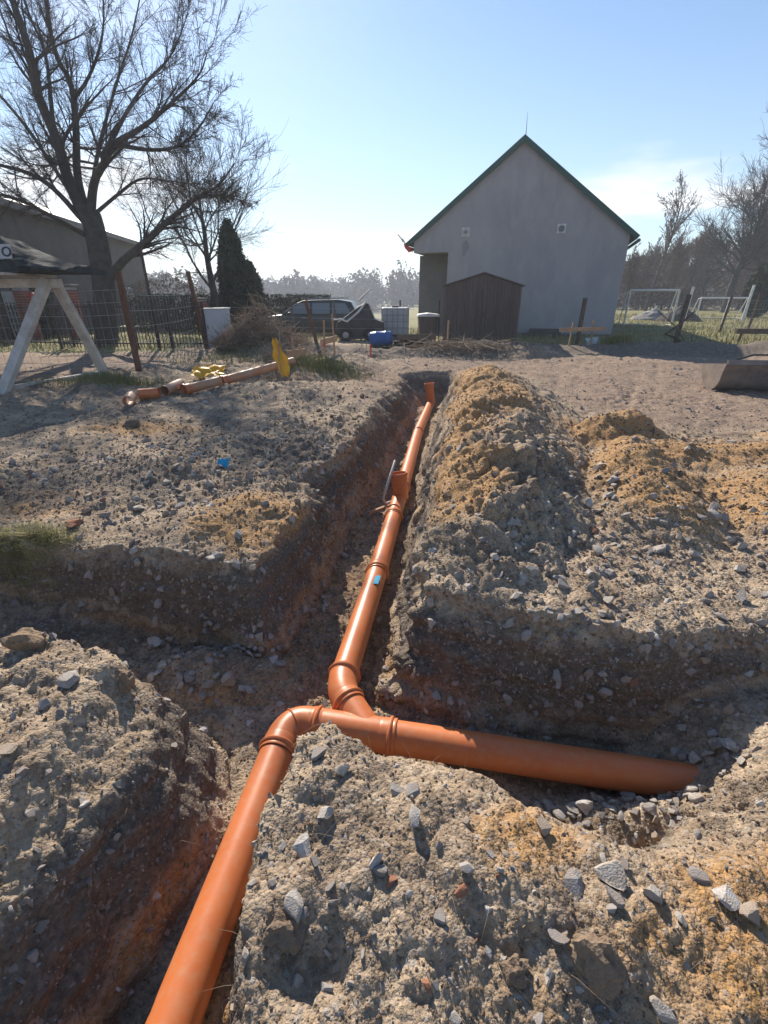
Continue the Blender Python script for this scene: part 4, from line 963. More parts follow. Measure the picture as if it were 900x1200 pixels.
def text(s, size, loc, rot, m, parent, name='lettering', ext=.004):
    cu = bpy.data.curves.new(name, 'FONT'); cu.body = s; cu.size = size; cu.extrude = ext
    cu.offset = size*.018
    o = bpy.data.objects.new(name, cu); col.objects.link(o); dg = bpy.context.evaluated_depsgraph_get(); me_ = bpy.data.meshes.new_from_object(o.evaluated_get(dg)); bpy.data.objects.remove(o)
    me_.materials.clear(); me_.materials.append(M[m]); o = bpy.data.objects.new(name, me_); col.objects.link(o); o.parent = parent; o.location = loc; o.rotation_euler = rot; return o
tv = [Vector(v.co) for v in tarp.data.vertices]
for i, ch in enumerate('LEO'):
    x0 = .47+.19*i; near_ = [v for v in tv if abs(v.x-x0) < .1 and .14 < v.z < .40 and v.y < 0]; y0 = min([v.y for v in near_]+[-.4])-.012
    q = MB(); q.box((x0, y0, .27), (.17, .012, .2), (R(-14), 0, 0)); pl_ = q.build('printed_patch', M['pvc'], tarp)
    text(ch, .19, (x0-.06, y0-.026, .205), (R(76), 0, 0), 'dark', pl_)



# ---------------------------------------------------------------- dark estate car, with its wheels, windows and lamps
def car(loc, rz, label):
    t = empty('parked_car', loc, rz, label, 'car'); Wd = 1.8
    def body(side, w0, w1, m, name, par=t):
        b = MB(); n = len(side)
        for (x, z) in side: b.v += [(x, -w0(z)/2, z), (x, w0(z)/2, z)]
        for i in range(n): j = (i+1) % n; b.f.append((2*i, 2*j, 2*j+1, 2*i+1))
        b.f.append(tuple(2*i for i in range(n))[::-1]); b.f.append(tuple(2*i+1 for i in range(n)))
        return b.build(name, M[m], par, bevel=.03)
    ww = lambda z: Wd-.04*max(0, z-.9)-.55*max(0, z-.95)
    low = [(-2.25, .35), (-2.28, .62), (-2.2, .84), (-1.95, .95), (-1.15, 1.04), (2.15, 1.06), (2.24, .9), (2.26, .4)]
    arch = []
    for cx in (1.4, -1.45):
        for k in range(9): q = math.pi*k/8; arch.append((cx+.39*math.cos(q), .33+.39*math.sin(q)))
    body(low+[(2.2, .28)]+arch[:9]+[(-.9, .26)][:0]+arch[9:]+[(-2.2, .28)], ww, ww, 'car', 'body')
    body([(-1.15, 1.03), (-.45, 1.50), (-.2, 1.60), (1.3, 1.63), (1.85, 1.55), (2.15, 1.05)], ww, ww, 'car', 'cabin')
    for (x0, x1, x2, x3) in ((-.93, -.38, .1, .1), (.2, .2, .95, .95), (1.05, 1.05, 1.6, 1.88)):
        for s in (-1, 1):
            b = MB(); z0, z1 = 1.08, 1.50
            q = [(x0, z0), (x1, z1), (x2, z1), (x3, z0)]
            b.prism([(x, s*(ww(z)/2+.006), z) for x, z in q], (0, s*.006, 0)); b.build('side_window', M['glass'], t)
    b = MB(); q = [(-1.13, 1.06), (-.47, 1.49)]; nx_ = Vector((-.43, 0, .66)).normalized()*.012
    b.prism([(q[0][0], -ww(q[0][1])/2+.08, q[0][1]), (q[1][0], -ww(q[1][1])/2+.08, q[1][1]), (q[1][0], ww(q[1][1])/2-.08, q[1][1]), (q[0][0], ww(q[0][1])/2-.08, q[0][1])], nx_*1.6); b.build('windscreen', M['glass'], t)
    for cx in (1.4, -1.45):
        for s in (-1, 1):
            y = s*(Wd/2-.12)
            b = MB(); b.lathe((cx, y-.1, .33), (0, 1, 0), [(0, .2), (0, .31), (.02, .33), (.18, .33), (.2, .31), (.2, .2), (.02, .2)], 28); wl = b.build('wheel', M['tyre'], t, True)
            b = MB(); b.lathe((cx, y+s*.085, .33), (0, s, 0), [(0, .001), (-.01, .06), (-.03, .15), (0, .19), (.006, .2)], 20); b.build('rim', M['rim'], wl, True)
            for k in range(5):
                q = 2*math.pi*k/5; b = MB(); b.bar((cx, y+s*.092, .33), (cx+.18*math.cos(q), y+s*.092, .33+.18*math.sin(q)), .05, .02, up=(0, 1, 0)); b.build('spoke', M['rim'], wl)
    for s in (-1, 1):
        b = MB(); b.box((-2.17, s*.66, .76), (.2, .34, .13)); b.build('headlight', M['lamp'], t, bevel=.02)
        b = MB(); b.box((-.75, s*1.0, 1.08), (.1, .18, .13)); b.build('mirror', M['car'], t, bevel=.02)
        b = MB(); b.tube([(-.3, s*.62, 1.67), (1.6, s*.60, 1.69)], .02, 6); b.build('roof_rail', M['rim'], t)
        b = MB(); b.box((2.2, s*.72, .95), (.12, .2, .2)); b.build('tail_light', M['red'], t, bevel=.01)
        b = MB(); b.box((-.15, s*(Wd/2+.004), .93), (.18, .02, .03)); b.build('door_handle', M['rim'], t)
    return t
car((-3.2, 22.6, -.34), R(-4), 'dark estate car parked facing left behind the dug trench')
# black trailer box tipped beside the car, with light edge and ladder like bar
dk = empty('dump_trailer', (-.95, 17.6, gz(-.95, 17.6)), label='black tipped trailer body with a bright upper edge, right of the car', cat='trailer')
b = MB(); prof = [(-.75, .25), (-.62, .62), (-.25, .86), (.02, 1.06), (.3, 1.22), (.42, 1.2), (.62, .72), (.95, .6), (.95, .12), (-.3, .05)]
b.prism([(x, -.5, z) for x, z in prof], (0, 1.0, 0)); b.build('body', M['dark'], dk, bevel=.03)
b = MB(); b.tube([(-.75, -.52, .70), (-.5, -.52, .72), (-.3, -.52, .64), (-.05, -.52, .83), (.1, -.52, .95), (.36, -.52, 1.26)], [.02, .03, .03, .03, .035, .03], 8); b.build('edge_pipe', M['white'], dk, True)
b = MB(); b.bar((.1, -.2, 1.28), (.48, -.1, 1.62), .05, .05); b.build('prop', M['wood_w'], dk)
for x in (-.35, .5):
    b = MB(); b.lathe((x, -.62, .22), (0, 1, 0), [(0, .1), (0, .22), (.02, .24), (.12, .24), (.14, .22), (.14, .1)], 20); wl = b.build('wheel', M['tyre'], dk, True)
    b = MB(); b.lathe((x, -.625, .22), (0, -1, 0), [(-.02, .11), (0, .1), (.0, .03), (.02, .001)], 16); b.build('rim', M['rim'], wl, True)
# white tank on its pallet cage
ib = empty('water_tank', gp(.10, 18.0), label='white plastic tank in a cage left of the porch', cat='tank')
b = MB(); b.box((.3, .4, .62), (.95, .9, .9)); b.build('container', M['ibc'], ib, bevel=.05)
b = MB(); b.box((.3, .4, .08), (1.0, .95, .12)); b.build('pallet', M['wood_dk'], ib)
b = MB(); b.lathe((.3, .4, 1.06), (0, 0, 1), [(0, .001), (0, .12), (.06, .12), (.06, .001)][1:], 16); b.build('cap', M['dark'], ib)
for k in range(5):
    b = MB(); b.tube([(-.19, -.06, .2+.21*k), (.79, -.06, .2+.21*k)], .012, 6); b.build('cage_bar', M['wire'], ib)
for k in range(6):
    b = MB(); b.tube([(-.18+.19*k, -.075, .1), (-.18+.19*k, -.075, 1.06)], .012, 6); b.build('cage_bar', M['wire'], ib)
# blue barrel lying down
bl = empty('blue_barrel', gp(-.42, 14.9, .19), label='blue plastic barrel lying on its side before the black trailer', cat='barrel')
b = MB(); b.lathe((0, 0, 0), (.97, -.1, .05), [(-.01, .001), (0, .17), (.03, .2), (.18, .215), (.2, .225), (.23, .215), (.45, .215), (.48, .225), (.5, .215), (.64, .2), (.67, .17), (.68, .001)], 28); b.build('drum', M['blue'], bl, True)
b = MB(); b.lathe((-.02, 0, .09), (-.97, .1, -.05), [(0, .03), (.02, .03), (.02, .001)], 12); b.build('bung', M['dark'], bl)
# dark waste bin before the porch
wb = empty('waste_bin', gp(1.42, 16.4), label='brown bin with a pale lid standing before the house porch', cat='bin')
b = MB(); b.add([(-.25, -.25, 0), (.25, -.25, 0), (.25, .25, 0), (-.25, .25, 0), (-.32, -.32, .8), (.32, -.32, .8), (.32, .32, .8), (-.32, .32, .8)], [(0, 1, 5, 4), (1, 2, 6, 5), (2, 3, 7, 6), (3, 0, 4, 7), (3, 2, 1, 0), (4, 5, 6, 7)]); b.build('bin_body', M['shed'], wb, bevel=.02)
b = MB(); b.prism([(-.35, -.36, .8), (.35, -.36, .8), (.33, -.36, .86), (0, -.36, .90), (-.33, -.36, .86)], (0, .72, 0)); b.build('lid', M['white'], wb, bevel=.01)
# tyres left of the shed
for k, (x, y, z, rz_, lb) in enumerate(((.60, 14.9, 0, .3, 'black tyre lying flat left of the reddish profile board'), (.78, 14.8, .17, 1, 'black tyre on top of another left of the profile board'), (1.25, 15.0, 0, .8, 'black tyre between the profile board and the bin'))):
    b = MB(); b.lathe((0, 0, 0), (0, .08, 1), [(0, .17), (0, .28), (.03, .31), (.15, .31), (.18, .28), (.18, .17), (.15, .19), (.03, .19), (0, .17)], 24); o = b.build('tyre', M['tyre'], smooth=True, loc=gp(x, y, z)); tag(o, lb, 'tyre')
# low dark plinth boards against the right half of the house
b = MB(); b.bar(HL+gx*4.9-hn*.35+Vector((0, 0, .0)), HL+gx*6.1-hn*.35+Vector((0, 0, .0)), .1, .55); tag(b.build('leaning_panel', M['brick_dull']), 'dull brown panel leaning low against the house wall right of the shed', 'panel')
p = gp(6.3, 15.0); sheet('plastic_sheet', p+Vector((0, 0, .12)), (.18, 0, .03), (0, .12, .12), 10, 8, .05, 'ibc', 'crumpled pale plastic bag by the right profile board', 'bag', 8)

# ---------------------------------------------------------------- excavator bucket
bk = empty('excavator_bucket', gp(5.55, 7.95), R(-6), 'wide worn ditching bucket lying on the ground at the right edge', 'bucket')
prof = []
for k in range(13):
    q = R(200+k*11.5); prof.append((.32+.30*math.cos(q)*1.15, .33+.33*math.sin(q)))
prof = [(-.10, .56), (-.06, .48)]+prof+[(.78, .30), (.92, .44)]
Lb = 2.3
b = MB()
def shell(prof, x0, x1, th):
    n = len(prof); b = MB(); P0 = [Vector((0, a_, c_)) for a_, c_ in prof]
    nrm = []
    for i in range(n):
        t_ = (P0[min(n-1, i+1)]-P0[max(0, i-1)]).normalized(); nrm.append(Vector((0, -t_.z, t_.y)))
    for x in (x0, x1):
        for s in (0, th):
            for i in range(n): q = P0[i]+nrm[i]*s; b.v.append((x, q.y, q.z))
    for i in range(n-1):
        b.f += [(i, i+1, 2*n+i+1, 2*n+i), (n+i, 3*n+i, 3*n+i+1, n+i+1), (i, n+i, n+i+1, i+1), (2*n+i, 2*n+i+1, 3*n+i+1, 3*n+i)]
    b.f += [(0, 2*n, 3*n, n), (n-1, 2*n-1, 4*n-1, 3*n-1)]
    return b
shell(prof, .015, Lb, .02).build('bucket_shell', M['steel'], bk, True)
b = MB(); b.prism([(-.01, a_, c_) for a_, c_ in prof], (.024, 0, 0)); b.build('side_plate', M['steel'], bk)
b = MB(); b.prism([(Lb, a_, c_) for a_, c_ in prof], (.024, 0, 0)); b.build('side_plate', M['steel'], bk)
b = MB(); b.box((Lb/2, -.09, .58), (Lb, .03, .10), (R(-25), 0, 0)); b.build('cutting_edge', M['steel'], bk, bevel=.004)
b = MB(); b.tube([(.05, .1, .45), (.2, .12, .60), (.5, .15, .70), (.85, .16, .70), (1.05, .05, .62), (1.2, -.12, .42), (1.35, -.15, .25)], .018, 8); b.build('hose', M['dark'], bk, True)
b = MB(); b.tube([(.95, .15, .62), (1.05, .18, .85), (1.3, .25, 1.02), (1.6, .3, 1.06), (1.9, .3, .9)], .02, 8); b.build('hose', M['pvc'], bk, True)
bk.scale = (.95, .82, .84)
# ---------------------------------------------------------------- goals
def goal(loc, w_, h, dp, rz, label):
    t = empty('football_goal', loc, rz, label, 'goal')
    for x in (0, w_):
        b = MB(); b.tube([(x, 0, -.05), (x, 0, h)], .045, 10); b.build('goalpost', M['white'], t, True)
        b = MB(); b.tube([(x, 0, h-.02), (x+(.0), dp*.35, h-.05), (x-.0, dp, 0)], .028, 8); b.build('stay', M['white'], t, True)
        b = MB(); b.tube([(x, dp, .03), (x, 0, .03)], .028, 8); b.build('base_bar', M['white'], t, True)
    b = MB(); b.tube([(0, 0, h), (w_, 0, h)], .05, 10); b.build('crossbar', M['white'], t, True)
    b = MB(); b.tube([(0, dp, .03), (w_, dp, .03)], .028, 8); b.build('base_bar', M['white'], t, True)
    return t
gq = at(737, 345, y=27.0); goal((12.35, 26.0, gz(12.35, 26)), 2.3, 1.65, .9, R(-8), 'small white football goal on the grass right of the house')
gq = at(822, 349, y=33); goal((gq.x, 33, gz(gq.x, 33)), 3.0, gq.z-gz(gq.x, 33), .9, R(-4), 'far white football goal seen edge to edge behind the posts')

# ---------------------------------------------------------------- building on the left
lb0 = Vector((-13.7, 19.6, gz(-13.7, 19.6)-.1)); lb1 = Vector((-16.3, 36.0, 0)); ld = (lb1-lb0); ld.z = 0; LL = ld.length
lb = empty('old_building', lb0, math.atan2(ld.y, ld.x), 'long dull brick building with pale eaves behind the big bare tree', 'building')
LE = 4.45-lb0.z
b = MB(); b.box((LL/2-2.5, .15, LE/2), (LL+5, .3, LE)); b.build('side_wall', M['brick_dull'], lb)
b = MB(); b.prism([(LL, .31, 0), (LL, 9, 0), (LL, 9, LE), (LL, 4.6, LE+1.5), (LL, .31, LE)], (-.3, 0, 0)); b.build('end_wall', M['brick_dull'], lb)
b = MB(); b.prism([(-5, -.35, LE-.02), (-5, 4.7, LE+1.75), (-5, 4.7, LE+1.87), (-5, -.35, LE+.10)], (LL+5.4, 0, 0)); b.build('roof_slope', M['white'], lb)
b = MB(); b.prism([(-5, 9.6, LE-.02), (-5, 4.72, LE+1.75), (-5, 4.72, LE+1.87), (-5, 9.6, LE+.10)], (LL+5.4, 0, 0)); b.build('roof_slope', M['white'], lb)
b = MB(); b.box((LL/2-2.5, -.37, LE-.02), (LL+5.4, .03, .22)); b.build('fascia_board', M['roof'], lb)
b = MB(); b.box((1.6, 2.0, LE+1.05), (.75, .6, 1.2)); ch = b.build('chimney', M['brick_dull'], lb)
b = MB(); b.box((1.6, 2.0, LE+1.68), (.9, .75, .08)); b.build('chimney_cap', M['roof'], ch)
for x, z in ((12.4, 1.5), (4, 1.3)):
    b = MB(); b.box((x, -.01, z), (1.0, .06, 1.1)); f = b.build('window', M['white'], lb)
    b = MB(); b.box((x, -.045, z), (.86, .012, .96)); b.build('pane', M['glass'], f)
    b = MB(); b.box((x, -.08, z-.58), (1.1, .12, .05)); b.build('sill', M['roof'], f)
# brick gate pillars with white lattice gate
for k, (x, y) in enumerate(((-14.6, 18.3), (-12.6, 18.0), (-10.8, 17.8), (-15.9+7.4, 24.0), (-6.6, 24.4))):
    base = gp(x, y); t = empty('brick_pillar', base, label=['red brick pillar left of the lattice gate under the trestle deck', 'red brick pillar right beside the lattice gate', 'red brick pillar near the big tree trunk', 'distant red brick pillar behind the bar fence, nearer the building', 'distant red brick pillar behind the bar fence, nearer the thuja'][k], cat='pillar')
    hh_ = 1.7 if k < 3 else 1.5; n_c = int(hh_/.085)
    for c_ in range(n_c):
        for q in range(2):
            b = MB(); dx = (-.0925, .0925)[q]
            if c_ % 2: b.box((dx, 0, .04+c_*.085), (.178, .36, .074))
            else: b.box((0, dx, .04+c_*.085), (.36, .178, .074))
            b.build('brick', M['brick'], t)
    b = MB(); b.box((0, 0, hh_/2), (.345, .345, hh_-.03)); b.build('mortar_core', M['plaster'], t)
    b = MB(); b.box((0, 0, hh_+.04), (.46, .46, .07)); b.build('cap', M['roof'], t, bevel=.01)
t = empty('lattice_gate', gp(-14.1, 18.25), label='white lattice gate between two red brick pillars on the left', cat='gate')
b = MB(); b.box((.65, 0, 1.45), (1.15, .04, .35)); b.build('top_panel', M['white'], t)
for k in range(9):
    b = MB(); b.bar((.1+.13*k, 0, .12), (.1+.13*k, 0, 1.28), .025, .025); b.build('bar', M['white'], t)
for k in range(6):
    b = MB(); b.bar((.05, .03, .15+.21*k), (1.25, .03, .15+.21*k), .025, .025); b.build('rail', M['white'], t)
b = MB(); b.lathe((1.75, -.1, 1.45), (0, -1, 0), [(-.02, .001), (-.02, .14), (.02, .14), (.04, .001)], 20); o = b.build('round_sign', M['red'], t)

# ---------------------------------------------------------------- leafy masses from many small leaves
def leaves(n_, fn, size, seed, elong=1.6):
    g = np.random.default_rng(seed); c = fn(g, n_); m_ = len(c)
    a = g.normal(size=(m_, 3)); a /= np.linalg.norm(a, axis=1)[:, None]; b_ = g.normal(size=(m_, 3)); b_ -= a*(a*b_).sum(1)[:, None]; b_ /= np.linalg.norm(b_, axis=1)[:, None]
    s = (size*g.uniform(.6, 1.4, m_))[:, None]
    v = np.stack([c-a*s*elong, c+b_*s*.5, c+a*s*elong, c-b_*s*.5], axis=1).reshape(-1, 3)
    f = np.arange(4*m_).reshape(-1, 4); return v, f
def npmesh(name, v, f, m, parent=None, loc=None, smooth=False):
    me = bpy.data.meshes.new(name); me.vertices.add(len(v)); me.vertices.foreach_set('co', np.asarray(v, np.float32).reshape(-1))
    f = np.asarray(f, np.int32); k = f.shape[1]; me.loops.add(f.size); me.loops.foreach_set('vertex_index', f.reshape(-1)); me.polygons.add(len(f)); me.polygons.foreach_set('loop_start', np.arange(0, f.size, k, dtype=np.int32))
    if smooth: me.polygons.foreach_set('use_smooth', np.ones(len(f), bool))
    me.update(calc_edges=True); me.validate(); me.materials.append(M[m] if isinstance(m, str) else m)
    o = bpy.data.objects.new(name, me); col.objects.link(o); o.parent = parent
    if loc is not None: o.location = loc
    return o
def blades(n_, fn, h, wd, seed, lean=.5):
    g = np.random.default_rng(seed); c = fn(g, n_); m_ = len(c); a = g.uniform(0, 6.28, m_); hh_ = h*g.uniform(.5, 1.3, m_)
    d = np.stack([np.cos(a), np.sin(a), np.zeros(m_)], 1); w_ = np.stack([-np.sin(a), np.cos(a), np.zeros(m_)], 1)*wd*.5
    l1 = g.uniform(.1, lean, m_)[:, None]*hh_[:, None]; up = np.array([0, 0, 1.])
    m1 = c+d*l1*.35+up*hh_[:, None]*.55; m2 = c+d*l1*1.3+up*hh_[:, None]*.95
    v = np.stack([c-w_, c+w_, m1+w_*.8, m1-w_*.8, m2], 1).reshape(-1, 3)
    i = np.arange(m_)*5; f = np.concatenate([np.stack([i, i+1, i+2], 1), np.stack([i, i+2, i+3], 1), np.stack([i+3, i+2, i+4], 1)]); return v, f
def gzs(xy): return np.array([gz(a, b_) for a, b_ in xy])
def patch(cx, cy, rx, ry):
    def fn(g, n_):
        q = g.normal(size=(n_, 2))*.5; xy = np.array([cx, cy])+q*np.array([rx, ry]); return np.column_stack([xy, gzs(xy)-.01])
    return fn
# ---------------------------------------------------------------- bare trees
class Tubes:
    def __init__(s): s.v = []; s.f = []; s.n = 0
    def add(s, path, rad, n):
        P_ = np.asarray(path, float); k = len(P_); t = np.gradient(P_, axis=0); t /= np.linalg.norm(t, axis=1)[:, None]+1e-9
        ref = np.array([0, 0, 1.]) if abs(t[0, 2]) < .8 else np.array([1., 0, 0])
        a = np.cross(t, ref); a /= np.linalg.norm(a, axis=1)[:, None]+1e-9; b_ = np.cross(t, a)
        q = np.arange(n)*2*np.pi/n; ring = (a[:, None, :]*np.cos(q)[None, :, None]+b_[:, None, :]*np.sin(q)[None, :, None])*np.asarray(rad)[:, None, None]+P_[:, None, :]
        s.v.append(ring.reshape(-1, 3)); i, j = np.meshgrid(np.arange(k-1), np.arange(n), indexing='ij'); j2 = (j+1) % n
        s.f.append((np.stack([i*n+j, i*n+j2, (i+1)*n+j2, (i+1)*n+j], -1).reshape(-1, 4))+s.n); s.n += k*n
    def build(s, name, m, parent, loc=None): return npmesh(name, np.concatenate(s.v), np.concatenate(s.f), m, parent, loc, True)
def wander(g, p, d, L, k, bendy, up):
    pts = [p]; step = L/k
    for _ in range(k):
        d = d+g.normal(size=3)*bendy+np.array([0, 0, up]); d /= np.linalg.norm(d); p = p+d*step; pts.append(p)
    return np.array(pts), d
def grow(g, T, C, path, r0, r1, lvl, maxl, dens, lenf, upw, spread, minr):
    seg = np.linalg.norm(np.diff(path, axis=0), axis=1); L = seg.sum(); cum = np.concatenate([[0], np.cumsum(seg)])/L
    rad = r0+(r1-r0)*cum
    (T if lvl <= 1 else C).add(path, rad, 9 if lvl == 0 else (6 if lvl == 1 else (4 if lvl == 2 else 3)))
    if lvl >= maxl: return
    nb = max(2, int(round(dens[lvl]*g.uniform(.8, 1.2))))
    for i in range(nb):
        f = g.uniform(.22 if lvl else .35, 1.0) if i else 1.0
        k = min(len(path)-2, int(np.searchsorted(cum, f))-1); k = max(0, k); q = (f-cum[k])/(cum[k+1]-cum[k]+1e-9); p = path[k]*(1-q)+path[k+1]*q
        d0 = path[k+1]-path[k]; d0 /= np.linalg.norm(d0); d = d0+g.normal(size=3)*spread*(.4 if i == 0 else 1); d /= np.linalg.norm(d)
        rr_ = max(minr, (r0+(r1-r0)*f)*(.75 if i == 0 else g.uniform(.3, .5))); Lc = L*(lenf[min(lvl, len(lenf)-1)] if isinstance(lenf, tuple) else lenf)*g.uniform(.6, 1.25)*(1.1-.45*f if i else .8)
        pp, _ = wander(g, p, d, Lc, 5 if lvl < 2 else 3, .11, upw); grow(g, T, C, pp, rr_, max(minr*.8, rr_*.35), lvl+1, maxl, dens, lenf, upw, spread, minr)
def tree(name, base, h, seed, label, cat='tree', r=.2, dens=(9, 7, 6, 4), maxl=3, lenf=.55, up=.05, spread=.5, minr=.006, limbs=None, m='bark', mt='twig', group=None, trunk_f=1.0):
    g = np.random.default_rng(seed); t = empty(name, base, label=label, cat=cat, group=group); T = Tubes(); C = Tubes()
    if limbs is None:
        path, _ = wander(g, np.array([0, 0, -.2]), np.array([g.normal()*.06, g.normal()*.06, 1.]), h*trunk_f, 8, .05, .04)
        grow(g, T, C, path, r, r*.2, 0, maxl, dens, lenf, up, spread, minr)
    else:
        for (pts, r0, r1, lv) in limbs:
            P_ = np.array([Vector(q)-Vector(base) for q in pts])
            if lv: P_[1:] += g.normal(size=(len(P_)-1, 3))*.07
            for _ in range(2):                          # corners rounded off
                q_ = [P_[0]]
                for a_, b_ in zip(P_[:-1], P_[1:]): q_ += [a_*.75+b_*.25, a_*.25+b_*.75]
                P_ = np.array(q_+[P_[-1]])
            if lv == 0: T.add(P_, np.linspace(r0, r1, len(P_)), 14)
            else: grow(g, T, C, P_, r0, r1, 1, maxl, dens, lenf, up, spread, minr)
    T.build('trunk', M[m], t); C.build('crown', M[mt], t)
    return t
TY = 15.9
def tp(px, py, dy=0): return at(px, py, y=TY+dy)
bt = tp(124, 405); bt.z = gz(bt.x, TY)
LIMBS = [([Vector((bt.x, bt.y, bt.z-.2)), tp(124, 350), tp(116, 290), tp(106, 250)], .36, .27, 0),
    ([tp(104, 262), tp(85, 215), tp(63, 160), tp(45, 110, -.5), tp(30, 60, -.8), tp(14, 0, -1), tp(5, -70, -1.2)], 0.172, 0.050, 1),
    ([tp(106, 255), tp(94, 210, .4), tp(84, 140, .7), tp(84, 100, 1), tp(66, 60, 1), tp(58, 0, 1.2), tp(60, -80, 1.4)], 0.122, 0.025, 1),
    ([tp(106, 258), tp(110, 215), tp(118, 185, -.4), tp(132, 168, -.6), tp(165, 150, -.8), tp(200, 122, -1), tp(232, 92, -1.2), tp(248, 62, -1.4)], 0.128, 0.013, 1),
    ([tp(118, 185, -.4), tp(130, 172, -.2), tp(150, 135, .3), tp(172, 92, .6), tp(200, 65, .8), tp(225, 20, 1)], 0.070, 0.010, 1),
    ([tp(132, 168, -.6), tp(170, 172, -1), tp(208, 168, -1.4), tp(235, 140, -1.8), tp(252, 122, -2)], 0.064, 0.009, 1),
    ([tp(124, 335), tp(135, 312, -.3), tp(162, 285, -.6), tp(195, 258, -.9), tp(228, 230, -1.1), tp(255, 212, -1.3), tp(278, 192, -1.4)], 0.140, 0.013, 1),
    ([tp(228, 230, -1.1), tp(262, 232, -1.3), tp(290, 236, -1.4)], 0.044, 0.008, 1),
    ([tp(112, 250), tp(135, 232, .3), tp(165, 208, .5), tp(200, 215, .8), tp(240, 220, 1)], 0.058, 0.008, 1),
    ([tp(100, 262), tp(70, 232, -.3), tp(40, 205, -.5), tp(0, 192, -.7), tp(-60, 180, -.8)], 0.083, 0.017, 1),
    ([tp(100, 275), tp(62, 252, -.8), tp(28, 235, -1.2), tp(-15, 222, -1.5), tp(-70, 200, -1.8)], 0.076, 0.017, 1),
    ([tp(98, 250), tp(60, 190, 1), tp(25, 140, 1.4), tp(-20, 90, 1.7), tp(-60, 20, 2)], 0.076, 0.017, 1),
    ([tp(63, 160), tp(60, 110, .5), tp(52, 60, .5), tp(30, 5, .4), tp(20, -60, .3)], 0.064, 0.013, 1),
    ([tp(88, 180, .5), tp(64, 190, -1.2), tp(28, 188, -1.6), tp(0, 172, -1.9)], 0.038, 0.008, 1),
    ([tp(106, 240), tp(112, 180, 1.4), tp(140, 100, 2), tp(158, 40, 2.2), tp(170, -30, 2.4)], 0.076, 0.013, 1),
    ([tp(84, 120, .8), tp(105, 80, .8), tp(122, 30, .8), tp(130, -40, .8)], 0.051, 0.008, 1),
]
tree('bare_tree', bt, 10, 5, 'huge leafless tree with a thick forked trunk at the left', limbs=LIMBS, dens=(9, 26, 13, 7), maxl=4, lenf=(.3, .26, .5, .5), up=.03, spread=.55, minr=.0034)
b1 = at(262, 400, y=24); b1.z = gz(b1.x, 24)-.1
tree('bare_tree', b1, 6.6, 15, 'spreading leafless tree rising behind the dark thuja', r=.22, dens=(24, 13, 9, 4), maxl=3, lenf=.62, up=.05, spread=.62, minr=.0055, trunk_f=.9)
# thuja
tb = at(282, 395, y=22); tb.z = gz(tb.x, 22)
th_ = empty('thuja', tb, label='tall narrow dark thuja column in front of the smaller bare tree', cat='conifer')
def thj(H_, R_):
    def fn(g, n_):
        z = H_*g.random(n_)**.9; a = g.uniform(0, 6.28, n_); lump = 1+.22*perlin(np.cos(a)*1.6+4, np.sin(a)*1.6, z*1.1); rr_ = R_*np.clip(1.02-(z/H_)**7, .12, 1)*(1-.25*z/H_)*np.minimum(1, .55+z*1.2)*lump*(1-.35*g.random(n_)**2)
        return np.column_stack([rr_*np.cos(a), rr_*np.sin(a), z])+g.normal(size=(n_, 3))*np.array([.05, .05, .10])
    return fn
hth = at(272, 262, y=22).z-tb.z
v, f = leaves(16000, thj(hth, .62), .06, 3, 1.5); npmesh('foliage', v, f, 'conifer', th_)
v, f = leaves(7000, thj(hth*.66, .5), .055, 4, 1.5); o = npmesh('foliage', v, f, 'conifer', th_); o.location = (.62, .3, 0)
b = MB(); b.tube([(0, 0, -.1), (0, 0, hth*.8)], [.12, .03], 8); b.build('trunk', M['bark'], th_)
# brush pile
bp_ = gp(-3.45, 13.2)
def brush(g, n_):
    return None
T = Tubes(); g = np.random.default_rng(9)
for k in range(1500):
    a = g.uniform(0, 6.28); q = math.sqrt(g.random()); x = 1.0*q*math.cos(a); y = .8*q*math.sin(a); x = x*(1.5 if x > 0 else 1); z = g.random()*.8*(1-q*q)**.9*(1+.5*math.sin(x*3.1+1)*math.cos(y*4))+.02
    d = np.array([g.normal()+x*.5, g.normal(), g.normal()*.6+.25]); d /= np.linalg.norm(d); L_ = g.uniform(.25, .9); pp, _ = wander(g, np.array([x, y, z])-d*L_*.4, d, L_, 4, .14, .0); r_ = g.uniform(.003, .011)
    pp[:, 2] = np.maximum(pp[:, 2], .0); T.add(pp, np.linspace(r_, r_*.5, 5), 3)
t = empty('brush_pile', bp_, label='tangled heap of cut branches right of the grey cabinet', cat='brushwood'); T.build('branches', M['brush'], t)
def dome(rx, ry, h):
    def fn(g, n_):
        a = g.uniform(0, 6.28, n_); q = np.sqrt(g.random(n_)); return np.column_stack([rx*q*np.cos(a), ry*q*np.sin(a), h*(1-q*q)**.6*g.random(n_)**.5])
    return fn
v, f = leaves(1800, dome(1.0, .7, .55), .03, 6, 2.2); npmesh('dead_leaves', v, f, 'brush', t)
T = Tubes()
for k in range(500):
    a = g.uniform(0, 6.28); q = math.sqrt(g.random()); x = .9*q*math.cos(a); y = .5*q*math.sin(a); z = g.random()*.5*(1-q*q)
    d = np.array([g.normal()+x*.5, g.normal(), g.normal()*.6+.35]); d /= np.linalg.norm(d); pp, _ = wander(g, np.array([x, y, z]), d, g.uniform(.2, .6), 4, .16, .0); r_ = g.uniform(.002, .006); T.add(pp, np.linspace(r_, r_*.5, 5), 3)
t2 = empty('brush_pile', gp(-2.1, 11.6), label='low heap of dry twigs before the car', cat='brushwood'); T.build('branches', M['brush'], t2)
T = Tubes(); g = np.random.default_rng(19)
